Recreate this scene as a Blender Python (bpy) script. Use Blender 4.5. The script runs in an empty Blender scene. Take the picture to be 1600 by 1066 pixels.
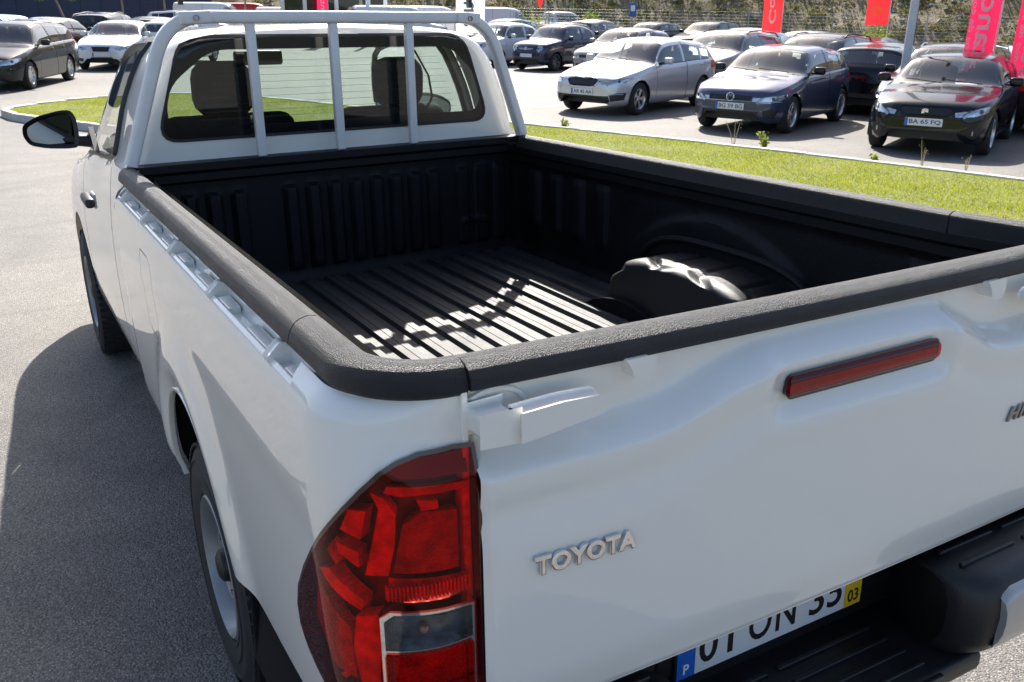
import bpy, bmesh, math, random
import numpy as np
from mathutils import Vector, Matrix, Euler
from math import radians as RAD, pi as PI, sin, cos
random.seed(7); rng = np.random.default_rng(7)
S = bpy.context.scene
COL = S.collection

# ------------------------------------------------------------------ camera, sky, sun, exposure
cam = bpy.data.objects.new('camera', bpy.data.cameras.new('camera')); COL.objects.link(cam)
CAMP = Vector((-1.2399, -0.9761, 1.6875))
CR = Matrix(((0.8689764918219908, 0.14863918890692313, -0.47200238154254837),
             (-0.4946280427140798, 0.28967642233338925, -0.8194087317724692),
             (0.014931711944174404, 0.945512539242722, 0.3252431123224538)))
cam.matrix_world = Matrix.Translation(CAMP) @ CR.to_4x4()
cam.data.sensor_width = 36.0; cam.data.lens = 36.0 * 1411.08 / 1600
cam.data.clip_start = 0.05; cam.data.clip_end = 1000
cam.data.dof.use_dof = True; cam.data.dof.focus_distance = 2.6; cam.data.dof.aperture_fstop = 16
S.camera = cam
SUN_DIR = Vector((0.49, 0.98, 1.0)).normalized()          # towards the sun
EL = math.asin(SUN_DIR.z); AZ = math.atan2(SUN_DIR.x, SUN_DIR.y)
w = bpy.data.worlds.new('World'); S.world = w; w.use_nodes = True
nt = w.node_tree; bgn = nt.nodes['Background']
sky = nt.nodes.new('ShaderNodeTexSky'); sky.sky_type = 'NISHITA'; sky.sun_disc = False
sky.sun_elevation = EL; sky.sun_rotation = AZ; sky.air_density = 0.85; sky.dust_density = 2.2; sky.ozone_density = 1.0
nt.links.new(sky.outputs[0], bgn.inputs[0]); bgn.inputs[1].default_value = 0.10
sl = bpy.data.lights.new('sun', 'SUN'); sl.energy = 4.5; sl.angle = RAD(0.5); sl.color = (1, 0.955, 0.88)
sun = bpy.data.objects.new('sun', sl); COL.objects.link(sun)
sun.rotation_euler = SUN_DIR.to_track_quat('Z', 'Y').to_euler()
S.view_settings.view_transform = 'Standard'; S.view_settings.look = 'None'
S.view_settings.exposure = 1.28; S.view_settings.gamma = 1.0; S.view_settings.use_curve_mapping = False
S.render.engine = 'CYCLES'
S.cycles.max_bounces = 10; S.cycles.transparent_max_bounces = 24; S.cycles.caustics_reflective = False; S.cycles.caustics_refractive = False

# ------------------------------------------------------------------ materials
MATS = {}
def nodes(name):
    m = bpy.data.materials.new(name); m.use_nodes = True
    return m, m.node_tree, m.node_tree.nodes['Principled BSDF']
def mat(name, col, rough=0.5, metal=0.0, coat=0.0, spec=0.5, var=0.0, vscale=8.0, bump=0.0, bscale=40.0, flake=0.0, coat_rough=0.03, rvar=0.0):
    if name in MATS: return MATS[name]
    m, t, p = nodes(name)
    p.inputs['Base Color'].default_value = (*col, 1); p.inputs['Roughness'].default_value = rough
    p.inputs['Metallic'].default_value = metal; p.inputs['Coat Weight'].default_value = coat
    p.inputs['Coat Roughness'].default_value = coat_rough; p.inputs['Specular IOR Level'].default_value = spec
    N = t.nodes.new; L = t.links.new
    tc = N('ShaderNodeTexCoord')
    if var > 0 or rvar > 0:
        n = N('ShaderNodeTexNoise'); n.inputs['Scale'].default_value = vscale; n.inputs['Detail'].default_value = 8; n.inputs['Roughness'].default_value = .62
        L(tc.outputs['Object'], n.inputs['Vector'])
        if var > 0:
            r = N('ShaderNodeValToRGB'); r.color_ramp.elements[0].position = .3; r.color_ramp.elements[1].position = .72
            r.color_ramp.elements[0].color = (*[c * (1 - var) for c in col], 1); r.color_ramp.elements[1].color = (*[min(1, c * (1 + var)) for c in col], 1)
            L(n.outputs[0], r.inputs[0]); L(r.outputs[0], p.inputs['Base Color'])
        if rvar > 0:
            mr = N('ShaderNodeMapRange'); mr.inputs[1].default_value = .3; mr.inputs[2].default_value = .7
            mr.inputs[3].default_value = max(0.02, rough - rvar); mr.inputs[4].default_value = rough + rvar
            L(n.outputs[0], mr.inputs[0]); L(mr.outputs[0], p.inputs['Roughness'])
    if bump > 0:
        n = N('ShaderNodeTexNoise'); n.inputs['Scale'].default_value = bscale; n.inputs['Detail'].default_value = 5
        b = N('ShaderNodeBump'); b.inputs['Strength'].default_value = bump; b.inputs['Distance'].default_value = .01
        L(tc.outputs['Object'], n.inputs['Vector']); L(n.outputs[0], b.inputs['Height']); L(b.outputs[0], p.inputs['Normal'])
    MATS[name] = m; return m
def glass(name, tint=(.8, .86, .86), refl=1.0, ior=1.5, rough=0.0, mul=1.1, gcol=(1, 1, 1)):
    """thin pane: fresnel mirror over a tinted see-through sheet"""
    if name in MATS: return MATS[name]
    m = bpy.data.materials.new(name); m.use_nodes = True; t = m.node_tree; t.nodes.clear()
    N = t.nodes.new; L = t.links.new
    o = N('ShaderNodeOutputMaterial'); mx = N('ShaderNodeMixShader'); tr = N('ShaderNodeBsdfTransparent'); gl = N('ShaderNodeBsdfGlossy')
    tr.inputs[0].default_value = (*tint, 1); gl.inputs[0].default_value = (refl, refl, refl, 1); gl.inputs['Roughness'].default_value = rough
    gl.inputs[0].default_value = (*gcol, 1)
    # Schlick reflectance, the same from both faces of the sheet
    ge = N('ShaderNodeNewGeometry'); dt = N('ShaderNodeVectorMath'); dt.operation = 'DOT_PRODUCT'; L(ge.outputs['Incoming'], dt.inputs[0]); L(ge.outputs['Normal'], dt.inputs[1])
    def mth(op, a, b=None):
        n = N('ShaderNodeMath'); n.operation = op; n.use_clamp = op in ('MULTIPLY_ADD', 'MINIMUM')
        for k, q in enumerate((a, b)):
            if q is None: continue
            if isinstance(q, (int, float)): n.inputs[k].default_value = q
            else: L(q, n.inputs[k])
        return n
    F0 = ((ior - 1) / (ior + 1)) ** 2 * mul
    ab = mth('ABSOLUTE', dt.outputs['Value']); om = mth('SUBTRACT', 1.0, ab.outputs[0]); pw = mth('POWER', om.outputs[0], 4.5)
    ma = mth('MULTIPLY_ADD', pw.outputs[0], 1 - F0); ma.inputs[2].default_value = F0
    L(ma.outputs[0], mx.inputs[0])
    L(tr.outputs[0], mx.inputs[1]); L(gl.outputs[0], mx.inputs[2]); L(mx.outputs[0], o.inputs[0])
    MATS[name] = m; return m

WHITE = mat('white_car_paint', (.81, .79, .73), rough=.4, coat=1.0, spec=.3, coat_rough=.015)
SATIN = mat('satin_white_paint', (.74, .73, .71), rough=.40, coat=.25, var=.05, vscale=14, bump=.03, bscale=90)
CAP = mat('textured_rail_plastic', (.010, .010, .0125), rough=.45, spec=.46, var=.25, vscale=26, bump=.6, bscale=620, rvar=.06)
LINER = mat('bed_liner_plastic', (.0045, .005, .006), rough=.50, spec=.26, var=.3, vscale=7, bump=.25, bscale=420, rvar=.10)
FLOORM = mat('sunlit_bed_floor', (.026, .0255, .025), rough=.52, spec=.5, var=.35, vscale=5, bump=.25, bscale=420, rvar=.10)  # same plastic as the liner, colour lightened to stand for sun on the floor
HOUSEM = mat('moulded_wheel_house', (.012, .012, .013), rough=.45, spec=.5, var=.3, vscale=9, bump=.2, bscale=500, rvar=.08)
BLACK = mat('black_plastic', (.011, .011, .012), rough=.45, var=.25, vscale=20, bump=.12, bscale=300)
GLOSSB = mat('gloss_black', (.008, .008, .01), rough=.12, coat=.6)
RUBBER = mat('tyre_rubber', (.020, .020, .021), rough=.78, var=.3, vscale=18, bump=.2, bscale=200)
SEAM = mat('dark_gap', (.006, .006, .006), rough=.9)
CHROME = mat('chrome', (.72, .73, .75), rough=.05, metal=1.0)
STEELW = mat('silver_wheel_paint', (.25, .255, .265), rough=.42, metal=.35, coat=.2, var=.10, vscale=20)
ALLOY = mat('alloy_wheel', (.55, .56, .58), rough=.28, metal=.9)
ALLOYD = mat('dark_alloy', (.10, .10, .11), rough=.3, metal=.8)
INTER = mat('cabin_trim', (.035, .035, .038), rough=.8, var=.2)
DASH = mat('cabin_light_trim', (.16, .155, .15), rough=.7, var=.15)
FABRIC = mat('seat_fabric', (.018, .019, .022), rough=.95, var=.3, vscale=60, bump=.3, bscale=300)
PLATEW = mat('plate_white', (.72, .73, .74), rough=.35, var=.03)
PLATEB = mat('plate_blue', (.02, .13, .55), rough=.35)
PLATEY = mat('plate_yellow', (.80, .52, .02), rough=.35)
INK = mat('plate_ink', (.012, .012, .012), rough=.4)
TRIMW = mat('print_white', (.82, .82, .82), rough=.5)
GLASSC = glass('car_glass', (.80, .86, .86), mul=3.0)
GLASST = glass('truck_glass', (.52, .62, .59), ior=1.5, mul=1.3)
GLASSD = glass('privacy_glass', (.30, .33, .35), mul=2.0)
BRAKEL = glass('brake_lens', (.75, .05, .06), ior=1.5, mul=1.0)
SHIELD = mat('matt_black_shield', (.008, .008, .009), rough=.95, spec=.15)
LENS = glass('clear_lens', (.93, .95, .95))
REDG = glass('red_lens', (1.0, .10, .07), ior=1.45, mul=.7, gcol=(.85, .55, .55))
def prism_mat(name, col, kind, sc, strength=.6, rough=.25):
    m, t, q = nodes(name); q.inputs['Base Color'].default_value = (*col, 1); q.inputs['Roughness'].default_value = rough; q.inputs['Coat Weight'].default_value = .5
    N = t.nodes.new; L = t.links.new; tc = N('ShaderNodeTexCoord'); b = N('ShaderNodeBump'); b.inputs['Strength'].default_value = strength; b.inputs['Distance'].default_value = .003
    if kind == 'wave':
        w_ = N('ShaderNodeTexWave'); w_.inputs['Scale'].default_value = sc; w_.bands_direction = 'Z'; L(tc.outputs['Object'], w_.inputs['Vector']); L(w_.outputs[1], b.inputs['Height'])
    else:
        w_ = N('ShaderNodeTexVoronoi'); w_.inputs['Scale'].default_value = sc; w_.distance = 'MANHATTAN'; L(tc.outputs['Object'], w_.inputs['Vector']); L(w_.outputs['Distance'], b.inputs['Height'])
    n = N('ShaderNodeTexNoise'); n.inputs['Scale'].default_value = 38; n.inputs['Detail'].default_value = 4; L(tc.outputs['Object'], n.inputs['Vector'])
    r = N('ShaderNodeValToRGB'); r.color_ramp.elements[0].position = .36; r.color_ramp.elements[1].position = .64
    r.color_ramp.elements[0].color = (*[c * .45 for c in col], 1); r.color_ramp.elements[1].color = (*col, 1); L(n.outputs[0], r.inputs[0]); L(r.outputs[0], q.inputs['Base Color'])
    L(b.outputs[0], q.inputs['Normal']); MATS[name] = m; return m
REDB = prism_mat('red_reflector', (1.0, .03, .018), 'wave', 70, .35, .3)
REDD = prism_mat('dull_red_reflector', (.55, .035, .028), 'vor', 210, .8, .25)
REDK = mat('dark_red_housing', (.075, .004, .006), rough=.35, coat=.5, var=.4, vscale=22)
REDS = mat('red_tail_plastic', (.55, .015, .012), rough=.15, coat=.8)
MIRR = mat('mirror_face', (.40, .45, .47), rough=.01, metal=1.0)
REFL = mat('lamp_reflector', (.60, .61, .64), rough=.18, metal=.9, var=.35, vscale=55)
BOWL = prism_mat('smoky_bowl', (.26, .26, .27), 'wave', 120, .9, .2)
BULB = mat('amber_bulb', (.24, .11, .06), rough=.15, coat=.8)
ORANGE = mat('belt_webbing', (.42, .10, .03), rough=.8)

# ------------------------------------------------------------------ object helpers
def link(o, parent=None):
    COL.objects.link(o)
    if parent is not None: o.parent = parent
    return o
def mesh_obj(name, verts, faces, m, parent=None, smooth=True, warp=None, fmats=None):
    me = bpy.data.meshes.new(name)
    if warp: verts = [warp(*v) for v in verts]
    me.from_pydata([tuple(v) for v in verts], [], faces); me.update()
    for mm in (m if isinstance(m, (list, tuple)) else [m]): me.materials.append(mm)
    if fmats is not None: me.polygons.foreach_set('material_index', fmats)
    me.polygons.foreach_set('use_smooth', [smooth] * len(me.polygons))
    if smooth:
        try: me.set_sharp_from_angle(angle=RAD(38))
        except Exception: pass
    return link(bpy.data.objects.new(name, me), parent)
def empty(name, loc=(0, 0, 0), rotz=0.0):
    o = bpy.data.objects.new(name, None); o.location = loc; o.rotation_euler = (0, 0, rotz); o.empty_display_size = .2
    return link(o)
def tag(o, label=None, cat=None, group=None, kind=None):
    if label: o['label'] = label
    if cat: o['category'] = cat
    if group: o['group'] = group
    if kind: o['kind'] = kind
    return o
def copy_tree(o, parent=None):
    c = o.copy(); COL.objects.link(c)
    if parent is not None:
        c.parent = parent; c.matrix_parent_inverse = o.matrix_parent_inverse.copy()
    for ch in list(o.children): copy_tree(ch, c)
    return c

class G:
    """plain geometry collector"""
    def __init__(s): s.v = []; s.f = []
    def add(s, v, f):
        n = len(s.v); s.v += [tuple(x) for x in v]; s.f += [tuple(i + n for i in q) for q in f]; return s
    def box(s, c, d, r=0.0, rot=None, bevel=0):
        x, y, z = [a / 2 for a in d]
        if r <= 0:
            v = [(-x, -y, -z), (x, -y, -z), (x, y, -z), (-x, y, -z), (-x, -y, z), (x, -y, z), (x, y, z), (-x, y, z)]
            f = [(0, 3, 2, 1), (4, 5, 6, 7), (0, 1, 5, 4), (1, 2, 6, 5), (2, 3, 7, 6), (3, 0, 4, 7)]
        else:
            bm = bmesh.new(); bmesh.ops.create_cube(bm, size=1)
            bmesh.ops.scale(bm, vec=d, verts=bm.verts)
            bmesh.ops.bevel(bm, geom=list(bm.edges), offset=r, segments=3 if bevel == 0 else bevel, affect='EDGES', profile=.5)
            bm.verts.ensure_lookup_table(); v = [tuple(q.co) for q in bm.verts]; f = [tuple(q.index for q in fc.verts) for fc in bm.faces]; bm.free()
        M = Matrix.Translation(c) @ (rot.to_matrix().to_4x4() if rot is not None else Matrix())
        return s.add([M @ Vector(q) for q in v], f)
    def tube(s, pts, rad, n=10, cap=True):
        pts = [Vector(p) for p in pts]; rr = rad if isinstance(rad, (list, tuple)) else [rad] * len(pts)
        v = []; f = []; up = None
        for i, p in enumerate(pts):
            d = (pts[min(i + 1, len(pts) - 1)] - pts[max(i - 1, 0)]).normalized()
            if up is None: up = Vector((0, 0, 1)) if abs(d.z) < .9 else Vector((1, 0, 0))
            a = d.cross(up).normalized(); b = a.cross(d).normalized(); up = b
            for k in range(n): v.append(p + (a * cos(2 * PI * k / n) + b * sin(2 * PI * k / n)) * rr[i])
        for i in range(len(pts) - 1):
            for k in range(n): f.append((i * n + k, i * n + (k + 1) % n, (i + 1) * n + (k + 1) % n, (i + 1) * n + k))
        if cap: f.append(tuple(range(n - 1, -1, -1))); f.append(tuple((len(pts) - 1) * n + k for k in range(n)))
        return s.add(v, f)
    def sweep(s, path, prof, closed_prof=True, cap=True):
        """path: list of (point, outward vector, up vector); prof: (outward, up)"""
        n = len(prof); v = []; f = []
        for p, o, u in path:
            for a, b in prof: v.append(Vector(p) + Vector(o) * a + Vector(u) * b)
        m = n if closed_prof else n - 1
        for i in range(len(path) - 1):
            for k in range(m): f.append((i * n + k, i * n + (k + 1) % n, (i + 1) * n + (k + 1) % n, (i + 1) * n + k))
        if cap and closed_prof: f.append(tuple(range(n - 1, -1, -1))); f.append(tuple((len(path) - 1) * n + k for k in range(n)))
        return s.add(v, f)
    def lathe(s, prof, n=40, c=(0, 0, 0), axis='x', sgn=1):
        """prof: (axial, radius)"""
        v = []; f = []; m = len(prof)
        for k in range(n):
            t = 2 * PI * k / n
            for a, r in prof: v.append(Vector(c) + Vector((a * sgn, r * cos(t), r * sin(t))) if axis == 'x' else Vector(c) + Vector((r * cos(t), r * sin(t), a)))
        for k in range(n):
            for i in range(m - 1): f.append((k * m + i, k * m + i + 1, ((k + 1) % n) * m + i + 1, ((k + 1) % n) * m + i))
        return s.add(v, f)
    def prism(s, poly, lo, hi, axes='xz'):
        n = len(poly); v = []
        def P(a, b, c): return {'xz': (a, c, b), 'yz': (c, a, b), 'xy': (a, b, c)}[axes]
        for c in (lo, hi): v += [P(a, b, c) for a, b in poly]
        f = [tuple(range(n)), tuple(range(2 * n - 1, n - 1, -1))] + [(i, (i + 1) % n, n + (i + 1) % n, n + i) for i in range(n)]
        return s.add(v, f)
    def out(s, name, m, parent=None, smooth=True, warp=None):
        return mesh_obj(name, s.v, s.f, m, parent, smooth, warp)

def text_geo(txt, size, depth=.002, bold=0.0, shear=0.0, spacing=1.0, bevel=0.0):
    cu = bpy.data.curves.new('t', 'FONT'); cu.body = txt; cu.size = size; cu.extrude = depth; cu.offset = bold; cu.shear = shear
    cu.space_character = spacing; cu.resolution_u = 4; cu.bevel_depth = bevel; cu.bevel_resolution = 2; cu.align_x = 'LEFT'
    ob = bpy.data.objects.new('t', cu); me = bpy.data.meshes.new_from_object(ob)
    v = np.array([tuple(q.co) for q in me.vertices]); f = [tuple(p.vertices) for p in me.polygons]
    bpy.data.objects.remove(ob); bpy.data.curves.remove(cu); bpy.data.meshes.remove(me)
    return v, f
def fit_text(txt, wdt, hgt, depth=.002, bold=0.0, shear=0.0, spacing=1.0, bevel=0.0):
    """text flat in xy scaled to exactly wdt x hgt, origin lower-left, z the depth"""
    v, f = text_geo(txt, 1.0, depth, bold, shear, spacing, bevel)
    lo = v.min(0); hi = v.max(0)
    v[:, 0] = (v[:, 0] - lo[0]) / (hi[0] - lo[0]) * wdt; v[:, 1] = (v[:, 1] - lo[1]) / (hi[1] - lo[1]) * hgt
    return v, f
def smooth01(t): t = np.clip(t, 0, 1); return t * t * (3 - 2 * t)
def pchip(xs, ys):
    xs = np.array(xs, float); ys = np.array(ys, float); h = np.diff(xs); d = np.diff(ys) / h; m = np.zeros(len(xs))
    for i in range(1, len(xs) - 1):
        if d[i - 1] * d[i] > 0:
            w1 = 2 * h[i] + h[i - 1]; w2 = h[i] + 2 * h[i - 1]; m[i] = (w1 + w2) / (w1 / d[i - 1] + w2 / d[i])
    m[0] = d[0]; m[-1] = d[-1]
    def fn(x):
        x = np.clip(x, xs[0], xs[-1]); i = np.clip(np.searchsorted(xs, x) - 1, 0, len(h) - 1); t = (x - xs[i]) / h[i]
        return (2 * t**3 - 3 * t**2 + 1) * ys[i] + (t**3 - 2 * t**2 + t) * h[i] * m[i] + (-2 * t**3 + 3 * t**2) * ys[i + 1] + (t**3 - t**2) * h[i] * m[i + 1]
    return fn

# --- cutting regions into flat or curved sheets
def inpoly(x, y, poly):
    c = False; n = len(poly)
    for i in range(n):
        x1, y1 = poly[i]; x2, y2 = poly[(i + 1) % n]
        if (y1 > y) != (y2 > y) and x < (x2 - x1) * (y - y1) / (y2 - y1) + x1: c = not c
    return c
def inset_poly(poly, d):
    n = len(poly); A = sum(poly[i][0] * poly[(i + 1) % n][1] - poly[(i + 1) % n][0] * poly[i][1] for i in range(n))
    sg = 1 if A > 0 else -1; out = []
    for i in range(n):
        p0 = Vector(poly[i - 1]); p1 = Vector(poly[i]); p2 = Vector(poly[(i + 1) % n])
        a = (p1 - p0).normalized(); b = (p2 - p1).normalized()
        na = Vector((-a.y, a.x)) * sg; nb = Vector((-b.y, b.x)) * sg; m = (na + nb)
        m = m.normalized() / max(.5, m.normalized().dot(na)); out.append((p1.x + m.x * d, p1.y + m.y * d))
    return out
def circle_poly(cx, cy, r, n=32): return [(cx + r * cos(2 * PI * i / n), cy + r * sin(2 * PI * i / n)) for i in range(n)]
def cut(bm, poly, tagv, ax=(0, 1), filt=None, only=None):
    """score the outline into the mesh, tag every face inside it"""
    T = bm.faces.layers.int['t']; a, b = ax; n = len(poly)
    for i in range(n):
        p = poly[i]; q = poly[(i + 1) % n]
        if math.hypot(q[0] - p[0], q[1] - p[1]) < 1e-6: continue
        lo = (min(p[0], q[0]) - .004, min(p[1], q[1]) - .004); hi = (max(p[0], q[0]) + .004, max(p[1], q[1]) + .004)
        fs = []
        for f in bm.faces:
            if filt and not filt(f): continue
            if only is not None and f[T] not in only: continue
            ca = [v.co[a] for v in f.verts]; cb = [v.co[b] for v in f.verts]
            if max(ca) < lo[0] or min(ca) > hi[0] or max(cb) < lo[1] or min(cb) > hi[1]: continue
            fs.append(f)
        if not fs: continue
        geom = set(fs)
        for f in fs: geom.update(f.edges); geom.update(f.verts)
        co = [0, 0, 0]; no = [0, 0, 0]; co[a] = p[0]; co[b] = p[1]; no[a] = -(q[1] - p[1]); no[b] = q[0] - p[0]
        bmesh.ops.bisect_plane(bm, geom=list(geom), dist=1e-6, plane_co=co, plane_no=no)
    cnt = 0
    for f in bm.faces:
        if filt and not filt(f): continue
        if only is not None and f[T] not in only: continue
        c = f.calc_center_median()
        if inpoly(c[a], c[b], poly): f[T] = tagv; cnt += 1
    return cnt
def sheet(xs, ys):
    bm = bmesh.new(); bm.faces.layers.int.new('t'); g = [[bm.verts.new((x, y, 0)) for y in ys] for x in xs]
    for i in range(len(xs) - 1):
        for j in range(len(ys) - 1): bm.faces.new((g[i][j], g[i + 1][j], g[i + 1][j + 1], g[i][j + 1]))
    return bm
def emit(bm, name, tags, fn, m, parent, off=0.0, rim=None, smooth=True, warp=None, flip=False, sharp=True):
    """faces with a tag, mapped from (s,t) to space by fn, moved out along the normal by off; rim = second offset walled in"""
    T = bm.faces.layers.int['t']; fs = [f for f in bm.faces if f[T] in tags]
    if not fs: return None
    idx = {}; V = []
    def N(s, t):
        e = .0015; a = Vector(fn(s + e, t)) - Vector(fn(s - e, t)); b = Vector(fn(s, t + e)) - Vector(fn(s, t - e))
        n = a.cross(b).normalized(); return -n if flip else n
    F = []; OF = {}
    for f in fs:
        q = []
        for v in f.verts:
            if v not in idx:
                P = Vector(fn(v.co.x, v.co.y)); n = N(v.co.x, v.co.y) if (off or rim is not None) else Vector((0, 0, 0))
                idx[v] = len(V); V.append(P + n * off)
                if rim is not None: OF[v] = P + n * rim
            q.append(idx[v])
        F.append(tuple(reversed(q)) if flip else tuple(q))
    if rim is not None:
        S_ = set(fs); rid = {}
        for f in fs:
            for e in f.edges:
                if sum(1 for g in e.link_faces if g in S_) == 1:
                    a, b = e.verts
                    for v in (a, b):
                        if v not in rid: rid[v] = len(V); V.append(OF[v])
                    F.append((idx[a], idx[b], rid[b], rid[a]))
    return mesh_obj(name, V, F, m, parent, smooth, warp)

# ------------------------------------------------------------------ terrain
def TZ(x, y):
    p = -.347 + .0118 * np.clip(x, -60, 60) + .0218 * np.clip(y, -60, 62); return .5 * (p + np.sqrt(p * p + .0036))

# ------------------------------------------------------------------ the white pickup truck
truck = empty('pickup_truck')
tag(truck, 'white single cab pickup truck with open black lined bed filling the foreground', 'pickup truck')
truck.matrix_world = Matrix(((0.999719156835842, 0.0, -0.023698258489457783, 0),
                             (0.00031180067243398126, 0.9999134414383491, 0.013153418234728704, 0),
                             (0.023696207202289307, -0.013157113320064695, 0.9996326225835714, 0.0538), (0, 0, 0, 1)))
XC = -.02
def TW(x, y, z):
    """slight squaring-off of the whole truck body towards the cab"""
    k = min(1, max(0, y) / 2.3)
    if x > XC: x = XC + (x - XC) * (1 - .045 * min(1, max(0, y) / .3))
    return (x, y + .1 * (x - .72) * k, z - .005 * (x + .8))
_dz = pchip([.44, .50, .56, .65, .80, .95, 1.08, 1.13, 1.150, 1.161, 1.172, 1.182, 1.190, 1.30], [.838, .856, .863, .868, .872, .874, .8735, .872, .8695, .8665, .860, .851, .838, .830])
def dz(z): return float(_dz(z))
def yrear(z):
    t = min(1, max(0, (1.16 - z) / .12)); return .014 - .026 * t * t * (3 - 2 * t)
RC = .15; S1 = .685
YA, ZA, RA = 1.275, .405, .408                      # rear arch
HOOKS = [.370, .820, 1.270, 1.715, 2.13]
PADS = []
for h in HOOKS:
    PADS.append((h - .135, h - .032)); PADS.append((h + .032, h + .185))
PADS[0] = (.245, .31)
def channel(y, z):
    """depth of the recess under the rail"""
    if y < .17 or y > 2.16: return 0
    e = smooth01((y - .17) / .05) * smooth01((2.16 - y) / .06)
    top = smooth01((z - 1.140) / .016)
    dpt = .026 * top
    for a, b in PADS:
        k = smooth01((y - a) / .012) * smooth01((b - y) / .012)
        if k > 0:
            ramp = .004 + .030 * min(1, max(0, (z - 1.158) / .030))
            kk = k * smooth01((z - 1.154) / .006)
            dpt = dpt * (1 - kk) + (ramp + .012) * kk
    return float(dpt * e)
def side_pt(s, z, chan=True):
    """left flank and rear corner: s runs from the tailgate joint round the corner and forward"""
    hx = dz(z); a = (hx - RC) - S1; y0 = yrear(z); L2 = RC * PI / 2
    if s < a: return (XC - (S1 + s), y0, z)
    if s < a + L2:
        t = (s - a) / RC; return (XC - (hx - RC + RC * sin(t)), y0 + RC - RC * cos(t), z)
    y = y0 + RC + (s - a - L2)
    r = math.hypot(y - YA, z - ZA)
    x = hx + .020 * math.exp(-((r - .475) / .075) ** 2) * float(smooth01((z - .30) / .2))
    x -= .022 * float(smooth01((y - 2.275) / .06)) ** 2
    # soft crease and door-to-bed taper
    x += .004 * math.exp(-((z - 1.02) / .05) ** 2)
    return (XC - x, y, z)
S_OF_Y = lambda y: y - (.002 + RC) + (.873 - RC - S1) + RC * PI / 2 + .012
ss = list(np.arange(0, .46, .0125)) + list(np.arange(.46, 2.62, .02)); SEND = S_OF_Y(2.335); ss = [s for s in ss if s < SEND] + [SEND]
zz = list(np.arange(.44, 1.14, .02)) + list(np.arange(1.14, 1.191, .005)) + [1.191]
bm = sheet(ss, zz)
LAMP = [[-.006, 1.12], [.025, 1.123], [.075, 1.122], [.105, 1.113], [.13, 1.099], [.16, 1.075], [.19, 1.047], [.225, 1.008], [.27, .958], [.34, .888], [.392, .825], [.412, .778], [.408, .742], [.39, .726], [.37, .715], [.33, .705], [.22, .695], [-.006, .695]]
LAMPC = [[max(.0, a), b] for a, b in LAMP]
cut(bm, LAMPC, 9)
cut(bm, circle_poly(S_OF_Y(YA), ZA, RA, 48), 8)
LEDGE = (.205, 2.24)
cut(bm, [(S_OF_Y(LEDGE[0]), 1.1605), (S_OF_Y(LEDGE[1]), 1.1605), (S_OF_Y(LEDGE[1]), 1.21), (S_OF_Y(LEDGE[0]), 1.21)], 8, only=(0,))
low = [(-.1, .43), (S_OF_Y(YA - .33), .43), (S_OF_Y(YA - .380), .538), (S_OF_Y(.70), .545), (S_OF_Y(.50), .552), (S_OF_Y(.30), .565), (S_OF_Y(.16), .60), (-.1, .66)]
cut(bm, low, 8, only=(0,))
flap = [(S_OF_Y(1.775), 1.035), (S_OF_Y(1.765), 1.075), (S_OF_Y(1.74), 1.095), (S_OF_Y(1.62), 1.095), (S_OF_Y(1.585), 1.08), (S_OF_Y(1.575), 1.05), (S_OF_Y(1.575), .90), (S_OF_Y(1.585), .875), (S_OF_Y(1.62), .865), (S_OF_Y(1.74), .865), (S_OF_Y(1.765), .88), (S_OF_Y(1.775), .91)]
cut(bm, flap, 5, only=(0,)); cut(bm, inset_poly(flap, .0035), 6, only=(5,))
side_panel = emit(bm, 'bed_side', (0,), side_pt, WHITE, truck, warp=TW)
emit(bm, 'fuel_flap', (6,), side_pt, WHITE, truck, warp=TW)
emit(bm, 'flap_gap', (5,), lambda s, z: side_pt(s, z), SEAM, truck, off=-.004, warp=TW, flip=True)
bm.free()
# check orientation: inner skin of the bed side so that it has thickness (also the right flank, mirrored)
bm = sheet(ss[::3] + [SEND], list(np.arange(.50, 1.19, .05)) + [1.191])
cut(bm, circle_poly(S_OF_Y(YA), ZA, RA, 32), 8)
def right_pt(s, z):
    x, y, zz_ = side_pt(s, z, False); return (2 * XC - x, y, zz_)
r_side = emit(bm, 'bed_side', (0,), right_pt, WHITE, truck, warp=TW)
bm.free()
# wheel well liners, dark
for sg in (-1, 1):
    g = G(); pr = []
    n = 26
    for i in range(n + 1):
        t = -.02 + (PI + .04) * i / n
        pr.append((YA + (RA + .012) * cos(t), ZA + (RA + .012) * sin(t)))
    v = []
    for yy, zc in pr: v += [(XC + sg * (dz(zc) - .010), yy, zc), (XC + sg * .52, yy, zc)]
    f = [(2 * i, 2 * i + 1, 2 * i + 3, 2 * i + 2) for i in range(n)]
    g.add(v, f)
    c = len(g.v); g.add([(XC + sg * .52, yy, zc) for yy, zc in pr], [tuple(range(n + 1))])
    g.out('wheel_well', SHIELD, truck, warp=TW)
    # rolled lip of the arch
    lip = []
    for i in range(41):
        t = .05 + (PI - .41) * i / 40; yy = YA + RA * cos(t); zc = ZA + RA * sin(t)
        px = side_pt(S_OF_Y(yy), zc)[0]; px = px if sg < 0 else 2 * XC - px
        lip.append(((px, yy, zc), (0, cos(t), sin(t)), (sg, 0, 0)))
    G().sweep(lip, [(.005, -.002), (.001, .003), (-.006, .002), (-.008, -.004), (-.008, -.012), (.002, -.012)]).out('arch_lip', WHITE, truck, warp=TW)
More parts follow.
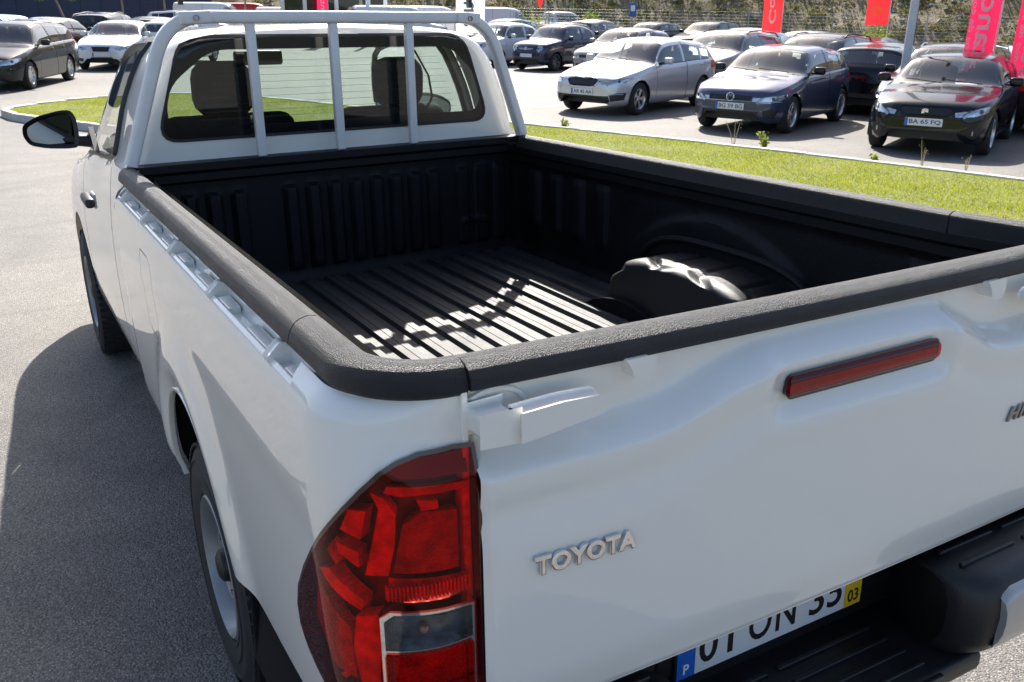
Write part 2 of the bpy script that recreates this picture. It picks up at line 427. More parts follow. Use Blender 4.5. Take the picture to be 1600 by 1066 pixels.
# mud flap and underside behind the rear wheel
G().box((XC - .755, .78, .40), (.22, .02, .44), r=.008, rot=Euler((.10, 0, 0))).out('mud_flap', SHIELD, truck, warp=TW)
G().box((XC - .835, .60, .46), (.035, .44, .26), r=.012, rot=Euler((0, .12, 0))).out('splash_shield', SHIELD, truck, warp=TW)
G().box((XC + .755, .70, .40), (.22, .02, .44), r=.008, rot=Euler((.10, 0, 0))).out('mud_flap', SHIELD, truck, warp=TW)
G().box((XC, 2.35, .50), (1.0, 4.1, .16), r=.02).out('chassis', BLACK, truck, warp=TW)
G().box((XC - .80, .30, .555), (.10, .42, .05), r=.01).out('underside_shield', SHIELD, truck, warp=TW)

# --- tail lamp (left and right)
def lamp_build(fn, flip):
    b = sheet(list(np.arange(-.02, .44, .012)), list(np.arange(.68, 1.14, .012)))
    cut(b, LAMP, 1); inner = inset_poly(LAMP, .006)
    cut(b, inner, 2, only=(1,))
    shapes = [(3, [[.150, 1.068], [.132, 1.062], [.116, 1.037], [.120, .99], [.132, .942], [.168, .940], [.152, .997], [.140, 1.045]]),
              (3, [[.130, 1.069], [.108, 1.064], [.006, 1.061], [.006, 1.070], [.105, 1.077], [.125, 1.078]]),
              (3, [[.018, 1.061], [.008, 1.061], [.008, .94], [.018, .94]]),
              (4, [[.108, 1.018], [.075, 1.035], [.024, 1.028], [.024, .936], [.08, .940], [.126, .943], [.115, .99]]),  # central block, colour dulled to stand for a brownish reflection in the lens
              (3, [[.085, 1.057], [.055, 1.052], [.055, 1.040], [.08, 1.040]]),
              (3, [[.19, .867], [.152, .877], [.150, .823], [.157, .745], [.19, .745], [.2, .812]]),
              (3, [[.29, .908], [.245, .928], [.172, .897], [.18, .879], [.235, .895]]),
              (3, [[.19, 1.038], [.160, 1.040], [.172, .995], [.208, 1.003]]), (3, [[.218, .980], [.178, .975], [.178, .950], [.218, .965]]),
              (4, [[.33, .870], [.212, .838], [.205, .750], [.285, .740], [.36, .78]]),
              (3, [[.250, .80], [.235, .80], [.225, .745], [.24, .745]]),
              (4, [[.262, .95], [.225, .985], [.20, .97], [.235, .935]]),
              (9, [[.128, 1.101], [.075, 1.114], [.006, 1.113], [.006, 1.082], [.103, 1.088]]),
              (5, [[.135, .933], [.008, .923], [.008, .897], [.135, .905]]),
              (6, [[.148, .877], [.130, .890], [.006, .884], [.006, .735], [.148, .735]]),
              (7, [[.141, .870], [.126, .882], [.012, .877], [.012, .824], [.141, .822]]),
              (8, [[.141, .816], [.012, .818], [.012, .740], [.141, .740]])]
    for tg, p in shapes: cut(b, p, tg, only=(2, 6) if tg in (7, 8) else (2,))
    s_ = 1; root = emit(b, 'tail_lamp', (2, 3, 4, 5, 9), fn, REDG, truck, off=.006, warp=TW, flip=flip)
    rimo = emit(b, 'lamp_rim', (1,), fn, mat('lamp_rim_plastic', (.035, .004, .005), rough=.15, coat=.5), root, off=.006 * s_, rim=-.045 * s_, warp=TW, flip=flip)
    emit(b, 'reversing_lens', (7,), fn, LENS, root, off=.006 * s_, warp=TW, flip=flip)
    emit(b, 'lower_lens', (8,), fn, REDG, root, off=.006 * s_, warp=TW, flip=flip)
    emit(b, 'lamp_frame', (6,), fn, CHROME, root, off=.001 * s_, rim=-.02 * s_, warp=TW, flip=flip)
    emit(b, 'upper_dark_reflection', (9,), fn, mat('lamp_rim_plastic', (0, 0, 0)), root, off=-.004 * s_, rim=-.03 * s_, warp=TW, flip=flip)  # dark plate added to stand for the dark reflection at the lens top
    emit(b, 'housing', (2, 3, 4, 5, 9), fn, REDK, root, off=-.036 * s_, warp=TW, flip=flip)
    emit(b, 'reflector_block', (3,), fn, REDB, root, off=-.006 * s_, rim=-.03 * s_, warp=TW, flip=flip)
    emit(b, 'brake_reflector', (4,), fn, REDD, root, off=-.012 * s_, rim=-.03 * s_, warp=TW, flip=flip)
    emit(b, 'lower_housing', (8,), fn, REDD, root, off=-.022 * s_, rim=-.03 * s_, warp=TW, flip=flip)
    g = G()
    for i in range(22):
        a = .012 + .118 * i / 21
        p = [fn(a, .903 - .0 * i), fn(a + .0028, .903), fn(a + .0028, .926), fn(a, .926)]
        n = Vector((0, -1, 0)); q = [Vector(v) + Vector((0, .010, 0)) for v in p]; q2 = [v + Vector((0, -.008, 0)) for v in q]
        g.add([Vector(TW(*v)) for v in q + q2], [(0, 1, 2, 3), (7, 6, 5, 4), (0, 4, 5, 1), (1, 5, 6, 2), (2, 6, 7, 3), (3, 7, 4, 0)])
    g.out('lamp_ribs', REDB, root)
    emit(b, 'rib_bed', (5,), fn, REDB, root, off=-.016 * s_, warp=TW, flip=flip)
    # bowl and bulb of the reversing lamp
    emit(b, 'reversing_bowl', (7,), fn, BOWL, root, off=-.034 * s_, rim=.0, warp=TW, flip=flip)
    c = Vector(TW(*fn(.075, .842))) + Vector((0, .022, 0))
    G().lathe([(-.012, .0), (-.011, .005), (-.006, .008), (.002, .008), (.006, .005), (.008, .0)], n=20, c=(0, 0, 0), axis='z').out('bulb', BULB, root).matrix_local = Matrix.Translation(c) @ Matrix.Rotation(PI / 2, 4, 'X')
    b.free()
lamp_build(side_pt, True)
lamp_build(lambda s, z: (lambda p: (2 * XC - p[0], p[1], p[2]))(side_pt(s, z)), False)

# body corner: closing wall at the tailgate joint
for sg in (-1, 1):
    G().box((XC + sg * .690, .035, .93), (.010, .060, .54), r=.002).out('corner_post', WHITE, truck, warp=TW)

# --- rail caps
CP = [(-.026, -.055), (-.026, -.012), (-.023, -.005), (-.015, .0), (-.002, .002), (.011, -.001), (.020, -.007), (.027, -.017), (.031, -.028), (.032, -.038), (.029, -.043), (.01, -.044), (.01, -.055)]
HT = 1.240
def cap_path(sg, y0, y1, corner=False, x_end=.69):
    hx = .808; R = .112; P = []
    if not corner:
        n = 24
        for i in range(n + 1): P.append(((XC + sg * hx, y0 + (y1 - y0) * i / n, HT), (sg, 0, 0), (0, 0, 1)))
    else:
        cx = hx - R; cy = .036 + R
        for i in range(5): P.append(((XC + sg * hx, y0 + (cy - y0) * i / 5, HT), (sg, 0, 0), (0, 0, 1)))
        for i in range(17):
            t = PI / 2 * i / 16
            P.append(((XC + sg * (cx + R * cos(t)), cy - R * sin(t), HT - .006 * sin(t)), (sg * cos(t), -sin(t), 0), (0, 0, 1)))
        for i in range(1, 4): P.append(((XC + sg * (cx + (x_end - cx) * i / 3), .036, HT - .006), (0, -1, 0), (0, 0, 1)))
    return P
for sg in (-1, 1):
    G().sweep(cap_path(sg, 2.365, .325), CP).out('rail_cap', CAP, truck, warp=TW)
    G().sweep(cap_path(sg, .3215, 0, True, .684), CP).out('rail_cap', CAP, truck, warp=TW)
    # rail flange under the cap, painted, and the recess wall behind the hooks
    fl = [(-.03, -.056), (-.03, -.04), (.034, -.05), (.034, -.058)]
    pth = cap_path(sg, 2.305, .325) + cap_path(sg, .3215, 0, True, .684)
    G().sweep(pth, [(-.028, -.10), (-.028, -.05), (.020, -.05), (.020, -.10)]).out('rail_flange', WHITE, truck, warp=TW)
    # shoulder strip with a trough between it and the cap
    prof = [(.8672, 1.159), (.8650, 1.1645), (.8615, 1.1695), (.8575, 1.1720), (.8545, 1.1712), (.8528, 1.167), (.8505, 1.1605), (.8300, 1.1605), (.8270, 1.170), (.8270, 1.194)]
    n_ = 60; V = []; F = []; k_ = len(prof)
    for i in range(n_ + 1):
        y = LEDGE[0] + (LEDGE[1] - LEDGE[0]) * i / n_; e = 1.0
        for a, b in prof:
            # at both ends the trough rises to meet the plain shoulder
            zf = 1.160 + .030 * (1 - max(0, a - .835) / .036) if a > .83 else b
            V.append((XC + sg * a, y, b * e + max(b, zf) * (1 - e)))
    for i in range(n_):
        for j in range(k_ - 1): F.append((i * k_ + j, (i + 1) * k_ + j, (i + 1) * k_ + j + 1, i * k_ + j + 1))
    for i in (0, n_):
        y = LEDGE[0] if i == 0 else LEDGE[1]; b0 = len(V); cp_ = [(a, b) for a, b in prof] + [(dz(z) - .001, z) for z in (1.190, 1.184, 1.177, 1.170, 1.164)]
        V += [(XC + sg * a, y + (.0015 if i == 0 else -.0015), b) for a, b in cp_]; F.append(tuple(range(b0, len(V))))
    mesh_obj('rail_shoulder', V, F, WHITE, truck, warp=TW)
    for a, b in PADS:
        if b > LEDGE[1] - .02 or b - a < .05: continue
        G().box((XC + sg * .8415, (a + b) / 2, 1.1655), (.022, b - a - .008, .016), r=.002, rot=Euler((0, sg * .10, 0)), bevel=2).out('ledge_pad', WHITE, truck, smooth=False, warp=TW)
    for h in HOOKS:
        g = G(); pr = [(.832, 1.192), (.8435, 1.192), (.8560, 1.180), (.8640, 1.172), (.8600, 1.163), (.832, 1.161)]
        g.prism([(XC + sg * a, b) for a, b in pr], h - .014, h + .014, axes='xz')
        o = g.out('rope_hook', WHITE, truck, smooth=False, warp=TW); bv = o.modifiers.new('b', 'BEVEL'); bv.width = .004; bv.segments = 3
# tailgate cap
TX0, TX1 = -.702, .664
path = [((TX0 + .001 + (TX1 - TX0 - .002) * i / 20, .036 - .010 * (1 - ((i - 10) / 10) ** 2), HT - .008), (0, -1, 0), (0, 0, 1)) for i in range(21)]
tcap = [(-.030, -.050), (-.030, -.010), (-.026, -.003), (-.016, .0), (.004, .001), (.018, -.003), (.028, -.010), (.034, -.020), (.036, -.030), (.034, -.037), (.01, -.038), (.01, -.050)]
tailgate = empty('tailgate'); COL.objects.unlink(tailgate); COL.objects.link(tailgate); tailgate.parent = truck
G().sweep(path, tcap).out('gate_cap', CAP, tailgate, warp=TW)

# --- tailgate skin
_led = pchip([-.72, -.50, -.40, -.33, -.26, -.18, .04, .26, .33, .40, .48, .58, .70], [1.112, 1.112, 1.118, 1.135, 1.158, 1.172, 1.174, 1.168, 1.140, 1.108, 1.098, 1.100, 1.104])
BLX0, BLX1, BLZ = -.146, .229, 1.099
def gate_pt(x, z):
    c = .010 * (1 - (x / .7) ** 2)                          # slight crown
    e = float(_led(x)); wd = .050
    t = float(smooth01((e - z) / wd + .15))
    y = .020 - .052 * t - c
    # swage under the ledge
    u = z - (e - .10); y += .006 * math.exp(-(u / .03) ** 2)
    # shallow dish round the high brake light
    dx = max(BLX0 - x, x - BLX1, 0); dy_ = abs(z - BLZ); rr = math.hypot(dx, max(0, dy_ - .016))
    y += .014 * math.exp(-(rr / .030) ** 2) - .004 * math.exp(-((rr - .055) / .02) ** 2)
    # lower tuck-in and hem
    y += .008 * float(smooth01((.745 - z) / .09)) ** 1.5
    y += .008 * float(smooth01((.660 - z) / .010))
    # side edges turn in
    ed = min(x - TX0, TX1 - x); y += .010 * float(smooth01((.012 - ed) / .012))
    return (x, y, z)
xs = [TX0, TX0 + .004, TX0 + .008] + list(np.arange(TX0 + .014, TX1 - .012, .0105)) + [TX1 - .008, TX1 - .004, TX1]
zs = [.648, .651, .655, .660, .668, .676] + list(np.arange(.684, 1.06, .014)) + list(np.arange(1.06, 1.20, .0065)) + [1.2]
bm = sheet(xs, zs); emit(bm, 'gate_skin', (0,), gate_pt, WHITE, tailgate, warp=TW); bm.free()
G().box((XC, .045, .925), (1.33, .02, .52), r=.004).out('gate_inner', LINER, tailgate, warp=TW)
G().box((XC, .028, .652), (1.34, .05, .006), r=.001).out('gate_hem', WHITE, tailgate, warp=TW)
# bumps on the upper edge
for x in (-.432, .402):
    g = G(); g.prism([(x - .024, 1.198), (x + .020, 1.198), (x + .019, 1.172), (x + .014, 1.166), (x - .006, 1.166), (x - .012, 1.172), (x - .016, 1.186)], -.022, .02, 'xz')
    o = g.out('gate_stopper', WHITE, tailgate, smooth=False, warp=TW)
    bv = o.modifiers.new('b', 'BEVEL'); bv.width = .004; bv.segments = 3
# latches
for sg, x0 in ((-1, TX0), (1, TX1)):
    s = -sg
    g = G(); g.prism([(x0 - s * .004, 1.170), (x0 + s * .046, 1.172), (x0 + s * .046, 1.134), (x0 - s * .004, 1.137)], -.044, .01, 'xz')
    o = g.out('latch_block', WHITE, tailgate, smooth=False, warp=TW); bv = o.modifiers.new('b', 'BEVEL'); bv.width = .007; bv.segments = 5
    G().box((x0 + s * .048, -.030, 1.152), (.004, .022, .034)).out('latch_gap', SEAM, tailgate, smooth=False, warp=TW)
    G().box((x0 + s * .030, -.0215, 1.1285), (.05, .004, .004), r=.0015).out('latch_shadow_gap', SEAM, tailgate, smooth=False, warp=TW)
    g = G(); g.prism([(x0 + s * .0500, 1.170), (x0 + s * .115, 1.173), (x0 + s * .176, 1.171), (x0 + s * .184, 1.167), (x0 + s * .187, 1.160), (x0 + s * .184, 1.153), (x0 + s * .176, 1.149), (x0 + s * .125, 1.143), (x0 + s * .08, 1.137), (x0 + s * .0500, 1.134)], -.054, -.018, 'xz')
    o = g.out('latch_lever', WHITE, tailgate, smooth=False, warp=TW); bv = o.modifiers.new('b', 'BEVEL'); bv.width = .006; bv.segments = 4
    cup = [(x0 + s * (.042 + .050 * cos(t)), 1.153 + .034 * sin(t) * (1.0 if sin(t) > 0 else .92)) for t in np.linspace(0, 2 * PI, 29)[:-1]]
    ri_ = []
    for cx_, cz_ in cup + [cup[0]]: ri_.append((cx_ - 0, gate_pt(max(TX0 + .004, min(TX1 - .004, cx_)), cz_)[1] - .003, cz_))
    ri_ = [(max(TX0 + .002, min(TX1 - .002, a)), b, c) for a, b, c in ri_]
    G().tube(ri_, .0042, 8).out('latch_cup', WHITE, tailgate, warp=TW)
# high brake light
def rbox(x0, x1, z0, z1, r, n=8):
    P = []
    for cx, cz, a0 in ((x1 - r, z1 - r, 0), (x0 + r, z1 - r, 90), (x0 + r, z0 + r, 180), (x1 - r, z0 + r, 270)):
        for i in range(n + 1): t = RAD(a0 + 90 * i / n); P.append((cx + r * cos(t), cz + r * sin(t)))
    return P
g = G(); g.prism(rbox(BLX0, BLX1, BLZ - .0195, BLZ + .0195, .012), -.034, .0, 'xz')
bl = g.out('brake_light', GLOSSB, tailgate, smooth=False, warp=TW); bv = bl.modifiers.new('b', 'BEVEL'); bv.width = .003; bv.segments = 3
g = G(); g.prism(rbox(BLX0 + .004, BLX1 - .004, BLZ - .0130, BLZ + .0055, .008), -.0355, -.02, 'xz'); g.out('light_guide', mat('dark_red_guide', (.42, .005, .018), rough=.3, coat=.4, var=.25, vscale=60), bl, smooth=False, warp=TW)  # guide stops low: the black band above stands for a dark reflection
pts = []
b2 = sheet(list(np.arange(BLX0, BLX1, .008)) + [BLX1], list(np.linspace(BLZ - .0185, BLZ + .0185, 9)))
cut(b2, rbox(BLX0, BLX1, BLZ - .0185, BLZ + .0185, .012), 1)
emit(b2, 'cover_lens', (1,), lambda x, z: (x, -.034 - .007 * (1 - ((z - BLZ) / .0185) ** 2) ** .5 if abs(z - BLZ) < .0185 else -.034, z), BRAKEL, bl, warp=TW, flip=False); b2.free()

# badges
def badge(name, txt, x0, z0, wdt, hgt, slope, m, parent, bold=.012, shear=0.0, depth=.0035, spacing=1.0):
    v, f = fit_text(txt, wdt, hgt, depth / max(hgt, .01) * 0 + .10, bold - .03, shear, spacing, .045)
    zmax = max(abs(v[:, 2])) or 1
    V = []
    for a, b, c in v:
        x = x0 + a; z = z0 + b + slope * a; y = gate_pt(x, z)[1] - .0005 - depth * (c / zmax * .5 + .5); V.append((x, y, z))
    o = mesh_obj(name, V, f, m, parent, smooth=True, warp=TW)
    return o
badge('maker_badge', 'TOYOTA', -.628, .9065, .178, .0325, -.02, CHROME, tailgate, bold=.045, depth=.007, spacing=1.1)
badge('model_badge', 'HILUX', .475, .900, .165, .030, 0, mat('dark_chrome', (.25, .25, .26), rough=.2, metal=1), tailgate, bold=.02, shear=.35, depth=.005, spacing=1.15)

# --- bumper, plate
bumper = G(); 
def bumper_end(sg):
    base = [(.16, .605), (.02, .622), (-.075, .6225), (-.105, .6205), (-.130, .612), (-.146, .596), (-.154, .570), (-.156, .54), (-.153, .50), (-.146, .470), (-.132, .445), (-.110, .428), (-.08, .418), (.0, .405), (.16, .40)]
    xs_ = [.315, .317, .322, .330, .342, .358, .378, .40] + list(np.linspace(.44, .70, 6)) + [.74, .78, .81, .835, .855, .868, .875]
    V = []; F = []; k = len(base)
    for x in xs_:
        e = max(0, 1 - (x - .315) / .085); ein = .075 * (1 - math.sqrt(max(0, 1 - e * e)))
        o_ = max(0, (x - .66) / .215); eo = .13 * (1 - math.sqrt(max(0, 1 - min(1, o_) ** 2 * .96)))
        for yy, z in base:
            ff = min(1, max(0, (.12 - yy) / .2)); fb = float(smooth01((yy + .09) / .20)) * max(0, 1 - (x - .315) / .45)
            V.append((XC + sg * (x + .022 + .100 * fb), yy + (ein + eo) * ff, z - (ein * .25 if z > .56 else 0)))
    n = len(xs_)
    for i in range(n - 1):
        for j in range(k): F.append((i * k + j, i * k + (j + 1) % k, (i + 1) * k + (j + 1) % k, (i + 1) * k + j))
    F.append(tuple(range(k))); F.append(tuple((n - 1) * k + j for j in range(k - 1, -1, -1)))
    bumper.add(V, F)
bumper_end(-1); bumper_end(1)
bumper.box((XC, .135, .49), (1.0, .05, .30), r=.015)
bumper.box((XC, .012, .405), (.86, .26, .046), r=.014)
bp_ = bumper.out('rear_bumper', BLACK, truck, warp=TW)
for j in range(5):
    yy = .055 - .045 * j
    for a, b in ((-.30, -.03), (.0, .27)):
        G().box((XC + .015 + (a + b) / 2, yy, .4305), (b - a, .012, .008), r=.003).out('step_rib', BLACK, bp_, warp=TW)
for sg in (-1, 1):
    for j in range(3):
        G().box((XC + sg * .46, .03 - .05 * j, .6235 - .0), (.17, .011, .010), r=.003).out('step_rib', BLACK, bp_, warp=TW)
        G().box((XC + sg * .68, .03 - .05 * j, .6235 - .0), (.20, .011, .010), r=.003).out('step_rib', BLACK, bp_, warp=TW)
    # painted steel corner panel
    V = []; F = []; xs_ = [.398, .3985, .3995, .401, .403, .4065, .411, .417, .424, .432] + list(np.linspace(.46, .70, 8)) + [.74, .78, .81, .835, .855, .866]
    pf = [(.600, -.140), (.597, -.150), (.588, -.1595), (.565, -.1655), (.535, -.1670), (.50, -.1640), (.475, -.1565), (.455, -.1435), (.448, -.132)]
    for x in xs_:
        e = max(0, 1 - (x - .398) / .034); sc = math.sqrt(max(0, 1 - e * e)) * .30 + .70; o_ = max(0, (x - .66) / .215); eo = .13 * (1 - math.sqrt(max(0, 1 - min(1, o_) ** 2 * .96)))
        for zq, yo in pf: V.append((XC + sg * x, (yo if e < .98 else -.150) + eo, .525 + (zq - .525) * sc))
    k = len(pf)
    for i in range(len(xs_) - 1):
        for j in range(k - 1): F.append((i * k + j, (i + 1) * k + j, (i + 1) * k + j + 1, i * k + j + 1))
    mesh_obj('corner_panel', V, F, mat('bumper_grey', (.42, .40, .375), rough=.32, metal=.35, coat=.5), bp_, warp=TW)
plate = G().box((.0190, .098, .520), (.520, .010, .122), r=.003).out('number_plate', BLACK, truck)
G().box((.0140, .0915, .520), (.412, .003, .108)).out('plate_face', PLATEW, plate)
G().box((-.2150, .0912, .520), (.044, .0034, .108)).out('plate_band', PLATEB, plate)
G().box((.2460, .0912, .520), (.050, .0034, .108)).out('plate_date_strip', PLATEY, plate)
def flat_text(name, txt, x0, z0, wdt, hgt, y, m, parent, bold=0.01, depth=.001):
    v, f = fit_text(txt, wdt, hgt, .5, bold); zm = max(abs(v[:, 2]))
    return mesh_obj(name, [(x0 + a, y - depth * (c / zm * .5 + .5), z0 + b) for a, b, c in v], f, m, parent, smooth=False)
for t_, x_, w_ in (('0', -.183, .046), ('1', -.110, .013), ('O', -.055, .060), ('N', .019, .054), ('3', .114, .042), ('5', .167, .042)):
    flat_text('plate_lettering', t_, x_, .4835, w_, .075, .0898, INK, plate, bold=.012 if t_ != '1' else .0)
flat_text('plate_lettering', 'P', -.222, .476, .014, .022, .0894, TRIMW, plate, bold=.02)
flat_text('plate_lettering', '03', .230, .4765, .032, .030, .0894, INK, plate, bold=.01)
flat_text('plate_lettering', '06', .230, .5350, .032, .026, .0894, INK, plate, bold=.01)
G().box((XC + .07, .11, .56), (.66, .02, .18), r=.01).out('plate_recess', BLACK, truck)

# --- load bed liner
FZ = .758; BX0, BX1 = XC - .775, XC + .775; YB = 2.385
# ribbed floor: long raised ribs with chamfered flanks
g = G(); prof = [(BX0, FZ)]; pitch = .0935; x = BX0 + .055
while x + .058 < BX1 - .03:
    prof += [(x, FZ), (x + .006, FZ + .014), (x + .0285, FZ + .0150), (x + .0300, FZ + .0128), (x + .0315, FZ + .0150), (x + .054, FZ + .014), (x + .060, FZ)]; x += pitch
prof.append((BX1, FZ))
ys = list(np.linspace(.05, YB, 12)); n = len(prof); v = []; f = []
for yy in ys: v += [(a, yy, b + .0015 * sin(a * 9 + yy * 5)) for a, b in prof]
for i in range(len(ys) - 1):
    for j in range(n - 1): f.append((i * n + j, i * n + j + 1, (i + 1) * n + j + 1, (i + 1) * n + j))
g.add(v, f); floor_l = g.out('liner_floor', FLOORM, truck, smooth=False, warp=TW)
# bulkhead wall: pressed ribs
def press(u, lst, hw=.012):
    d = 0
    for a, b in lst: d = max(d, float(smooth01((u - a) / hw + .5) * smooth01((b - u) / hw + .5)))
    return d
BR = [(-.66, -.62), (-.58, -.53), (-.49, -.44)] + [(-.30 + .088 * i, -.30 + .088 * i + .046) for i in range(8)] + [(.46, .51), (.56, .61), (.655, .70)]
def bulk_pt(x, z):
    y = YB - .002
    k = float(smooth01((z - FZ - .045) / .02) * smooth01((1.135 - z) / .02))
    y -= .022 * press(x, BR, .014) * k
    y -= .022 * float(smooth01((FZ + .045 - z) / .04))
    y -= .030 * float(smooth01((z - 1.165) / .012)) + .012 * float(smooth01((z - 1.205) / .006))
    # small catch
    if .475 < x < .60 and .90 < z < .925: y -= .010
    return (x, y, z)
bm = sheet(list(np.arange(BX0, BX1, .008)) + [BX1], list(np.arange(FZ, 1.233, .012)) + [1.236])
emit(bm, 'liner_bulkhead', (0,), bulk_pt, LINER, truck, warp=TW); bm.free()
G().box((XC, YB + .005, 1.2335), (1.60, .085, .008), r=.003).out('bulkhead_cap', LINER, truck, warp=TW)
G().box((XC, YB + .02, .98), (1.50, .02, .48), r=.004).out('bulkhead_outer', WHITE, truck, warp=TW)
# side walls with the wheel houses pressed out of them
HY0, HY1 = .60, 1.50; HYc = (HY0 + HY1) / 2; HRz = .285
def side_wall(sg):
    SR = [(1.68, 1.75), (1.84, 1.91), (2.0, 2.07), (2.16, 2.23)] + [(.16, .22), (.34, .40)]
    def fn(y, z):
        x = .775
        k = float(smooth01((z - FZ - .10) / .05) * smooth01((1.12 - z) / .02))
        x -= .018 * press(y, SR, .02) * k
        # broad arch pressing above the wheel house
        r = math.hypot((y - 1.11) / .50, (z - FZ) / .345); x -= .020 * float(smooth01((1 - r) / .07)) 
        x += -.012 * math.exp(-((r - 1.02) / .03) ** 2) * 0
        x -= .016 * float(smooth01((z - 1.125) / .012)) + .020 * float(smooth01((z - 1.168) / .010))
        x -= .020 * float(smooth01((FZ + .04 - z) / .04))
        x -= .018 * math.exp(-((y - YB) / .05) ** 2)
        return (XC + sg * x, y, z)
    bm = sheet(list(np.arange(.05, YB, .014)) + [YB], list(np.arange(FZ, 1.20, .012)) + [1.2])
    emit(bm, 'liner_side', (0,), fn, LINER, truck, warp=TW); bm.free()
    # wheel house: rounded box with ribs and dimples
    def sup(th, n_=3.2):
        c, s = cos(th), max(0, sin(th)); k_ = (abs(c) ** n_ + s ** n_) ** (-1 / n_); return c * k_, s * k_
    def house(a, b):
        """a: front foot over the top to the rear foot; b: from the wall across the top, round the edge, down the inner face"""
        c, s = sup(PI * a, 3.0); wy, hz = .362, .218
        #lobe = abs(sin(PI * (a * 5.0 + .0))) ** .5            # moulded knuckles along the edge
        kn = 0
        for c_, w_, d_ in ((.13, .030, .75), (.255, .045, .55), (.37, .028, 1.0), (.47, .035, .45), (.60, .045, .9), (.73, .03, .55), (.85, .05, .8)):
            kn = max(kn, d_ * max(0, 1 - abs(a - c_ - .035 * sin(b * 11 + c_ * 20)) / w_) ** .9)
        if b < .5:
            t = b / .5; x = .775 - .185 * t; sc = 1 + .06 * math.exp(-(t / .06) ** 2)
            gr = .008 * math.exp(-((((a * 8) % 1) - .5) / .07) ** 2) * float(smooth01(t / .15) * smooth01((.9 - t) / .2))
            sc -= gr / .24; edge = float(smooth01((t - .72) / .28)); sc -= .095 * edge * kn
        elif b < .7:
            t = (b - .5) / .2 * PI / 2; x = .590 - .042 * sin(t); sc = 1 - .10 * (1 - cos(t)) - .095 * kn * cos(t)
        else:
            t = (b - .7) / .3; x = .548 - .010 * t; sc = .90 * (1 - t)
        x += .016 * kn * math.exp(-((b - .58) / .09) ** 2) * float(smooth01(s * 3 - .6))
        return (XC + sg * x, HYc + wy * c * sc, FZ + hz * s * sc)
    na, nb = 170, 90; V = []; F = []
    for i in range(na + 1):
        for j in range(nb + 1): V.append(house(i / na, j / nb))
    for i in range(na):
        for j in range(nb): F.append((i * (nb + 1) + j, (i + 1) * (nb + 1) + j, (i + 1) * (nb + 1) + j + 1, i * (nb + 1) + j + 1))
    mesh_obj('wheel_house', V, F, HOUSEM, truck, warp=TW)
    # moulded bead round the wheel house
    pth = []
    for i in range(41):
        th = PI * i / 40; c = abs(cos(th)) ** .62 * (1 if cos(th) >= 0 else -1)
        pth.append((XC + sg * .748, HYc + .415 * c, FZ + .255 * (sin(th) ** .55 if sin(th) > 1e-6 else 0)))
    G().tube(pth, .012, 8).out('liner_bead', LINER, truck, warp=TW)
side_wall(1); side_wall(-1)
G().box((XC, .058, .99), (1.36, .02, .46), r=.003).out('gate_liner', LINER, tailgate, warp=TW)

# --- headboard rack behind the cab
def rack_path(n=10):
    P = []; yb = 2.362
    def seg(x0, z0, x1, z1, m):
        for i in range(m): P.append((x0 + (x1 - x0) * i / m, z0 + (z1 - z0) * i / m))
    seg(-.815, 1.245, -.690, 1.585, 5)
    for i in range(n + 1):
        t = i / n; a = 1 - t; P.append((a * a * -.690 + 2 * a * t * -.645 + t * t * -.535, a * a * 1.585 + 2 * a * t * 1.700 + t * t * 1.703))
    seg(-.50, 1.704, .475, 1.704, 14)
    for i in range(n + 1):
        t = i / n; a = 1 - t; P.append((a * a * .49 + 2 * a * t * .615 + t * t * .665, a * a * 1.704 + 2 * a * t * 1.700 + t * t * 1.575))
    seg(.672, 1.555, .790, 1.245, 5); P.append((.792, 1.240))
    return [(x, yb, z) for x, z in P]
rp = rack_path(); V = []
path = []
for i, p in enumerate(rp):
    a = Vector(rp[max(0, i - 1)]); b = Vector(rp[min(len(rp) - 1, i + 1)]); d = (b - a).normalized(); o = Vector((d.z * -1, 0, d.x))
    path.append((p, (d.cross(Vector((0, 1, 0)))).normalized() * 1, Vector((0, 1, 0))))
def rr(w_, h_, r, n=4): return [(a, b) for a, b in rbox(-w_ / 2, w_ / 2, -h_ / 2, h_ / 2, r, n)]
rack = G().sweep(path, rr(.042, .052, .012)).out('headboard_rack', SATIN, truck, warp=TW)
for x in (-.372, -.070, .248):
    G().box((x, 2.362, 1.468), (.032, .032, .452), r=.005).out('rack_bar', SATIN, rack, warp=TW)
for x, s in ((-.555, 1), (.515, -1)):
    G().box((x, 2.357, 1.702), (.105, .066, .040), r=.006, rot=Euler((0, -.05 * s, 0))).out('rack_bracket', SATIN, rack, warp=TW)
    G().lathe([(-.004, 0), (-.004, .009), (.004, .009)], n=16, axis='z').out('rack_bolt', BLACK, rack).matrix_local = Matrix.Translation(TW(x - .02 * s * 0, 2.3225, 1.700)) @ Matrix.Rotation(PI / 2, 4, 'X')
    G().box((x - .032 * s, 2.385, 1.775), (.014, .03, .07), r=.003).out('rack_strut', BLACK, rack, warp=TW)

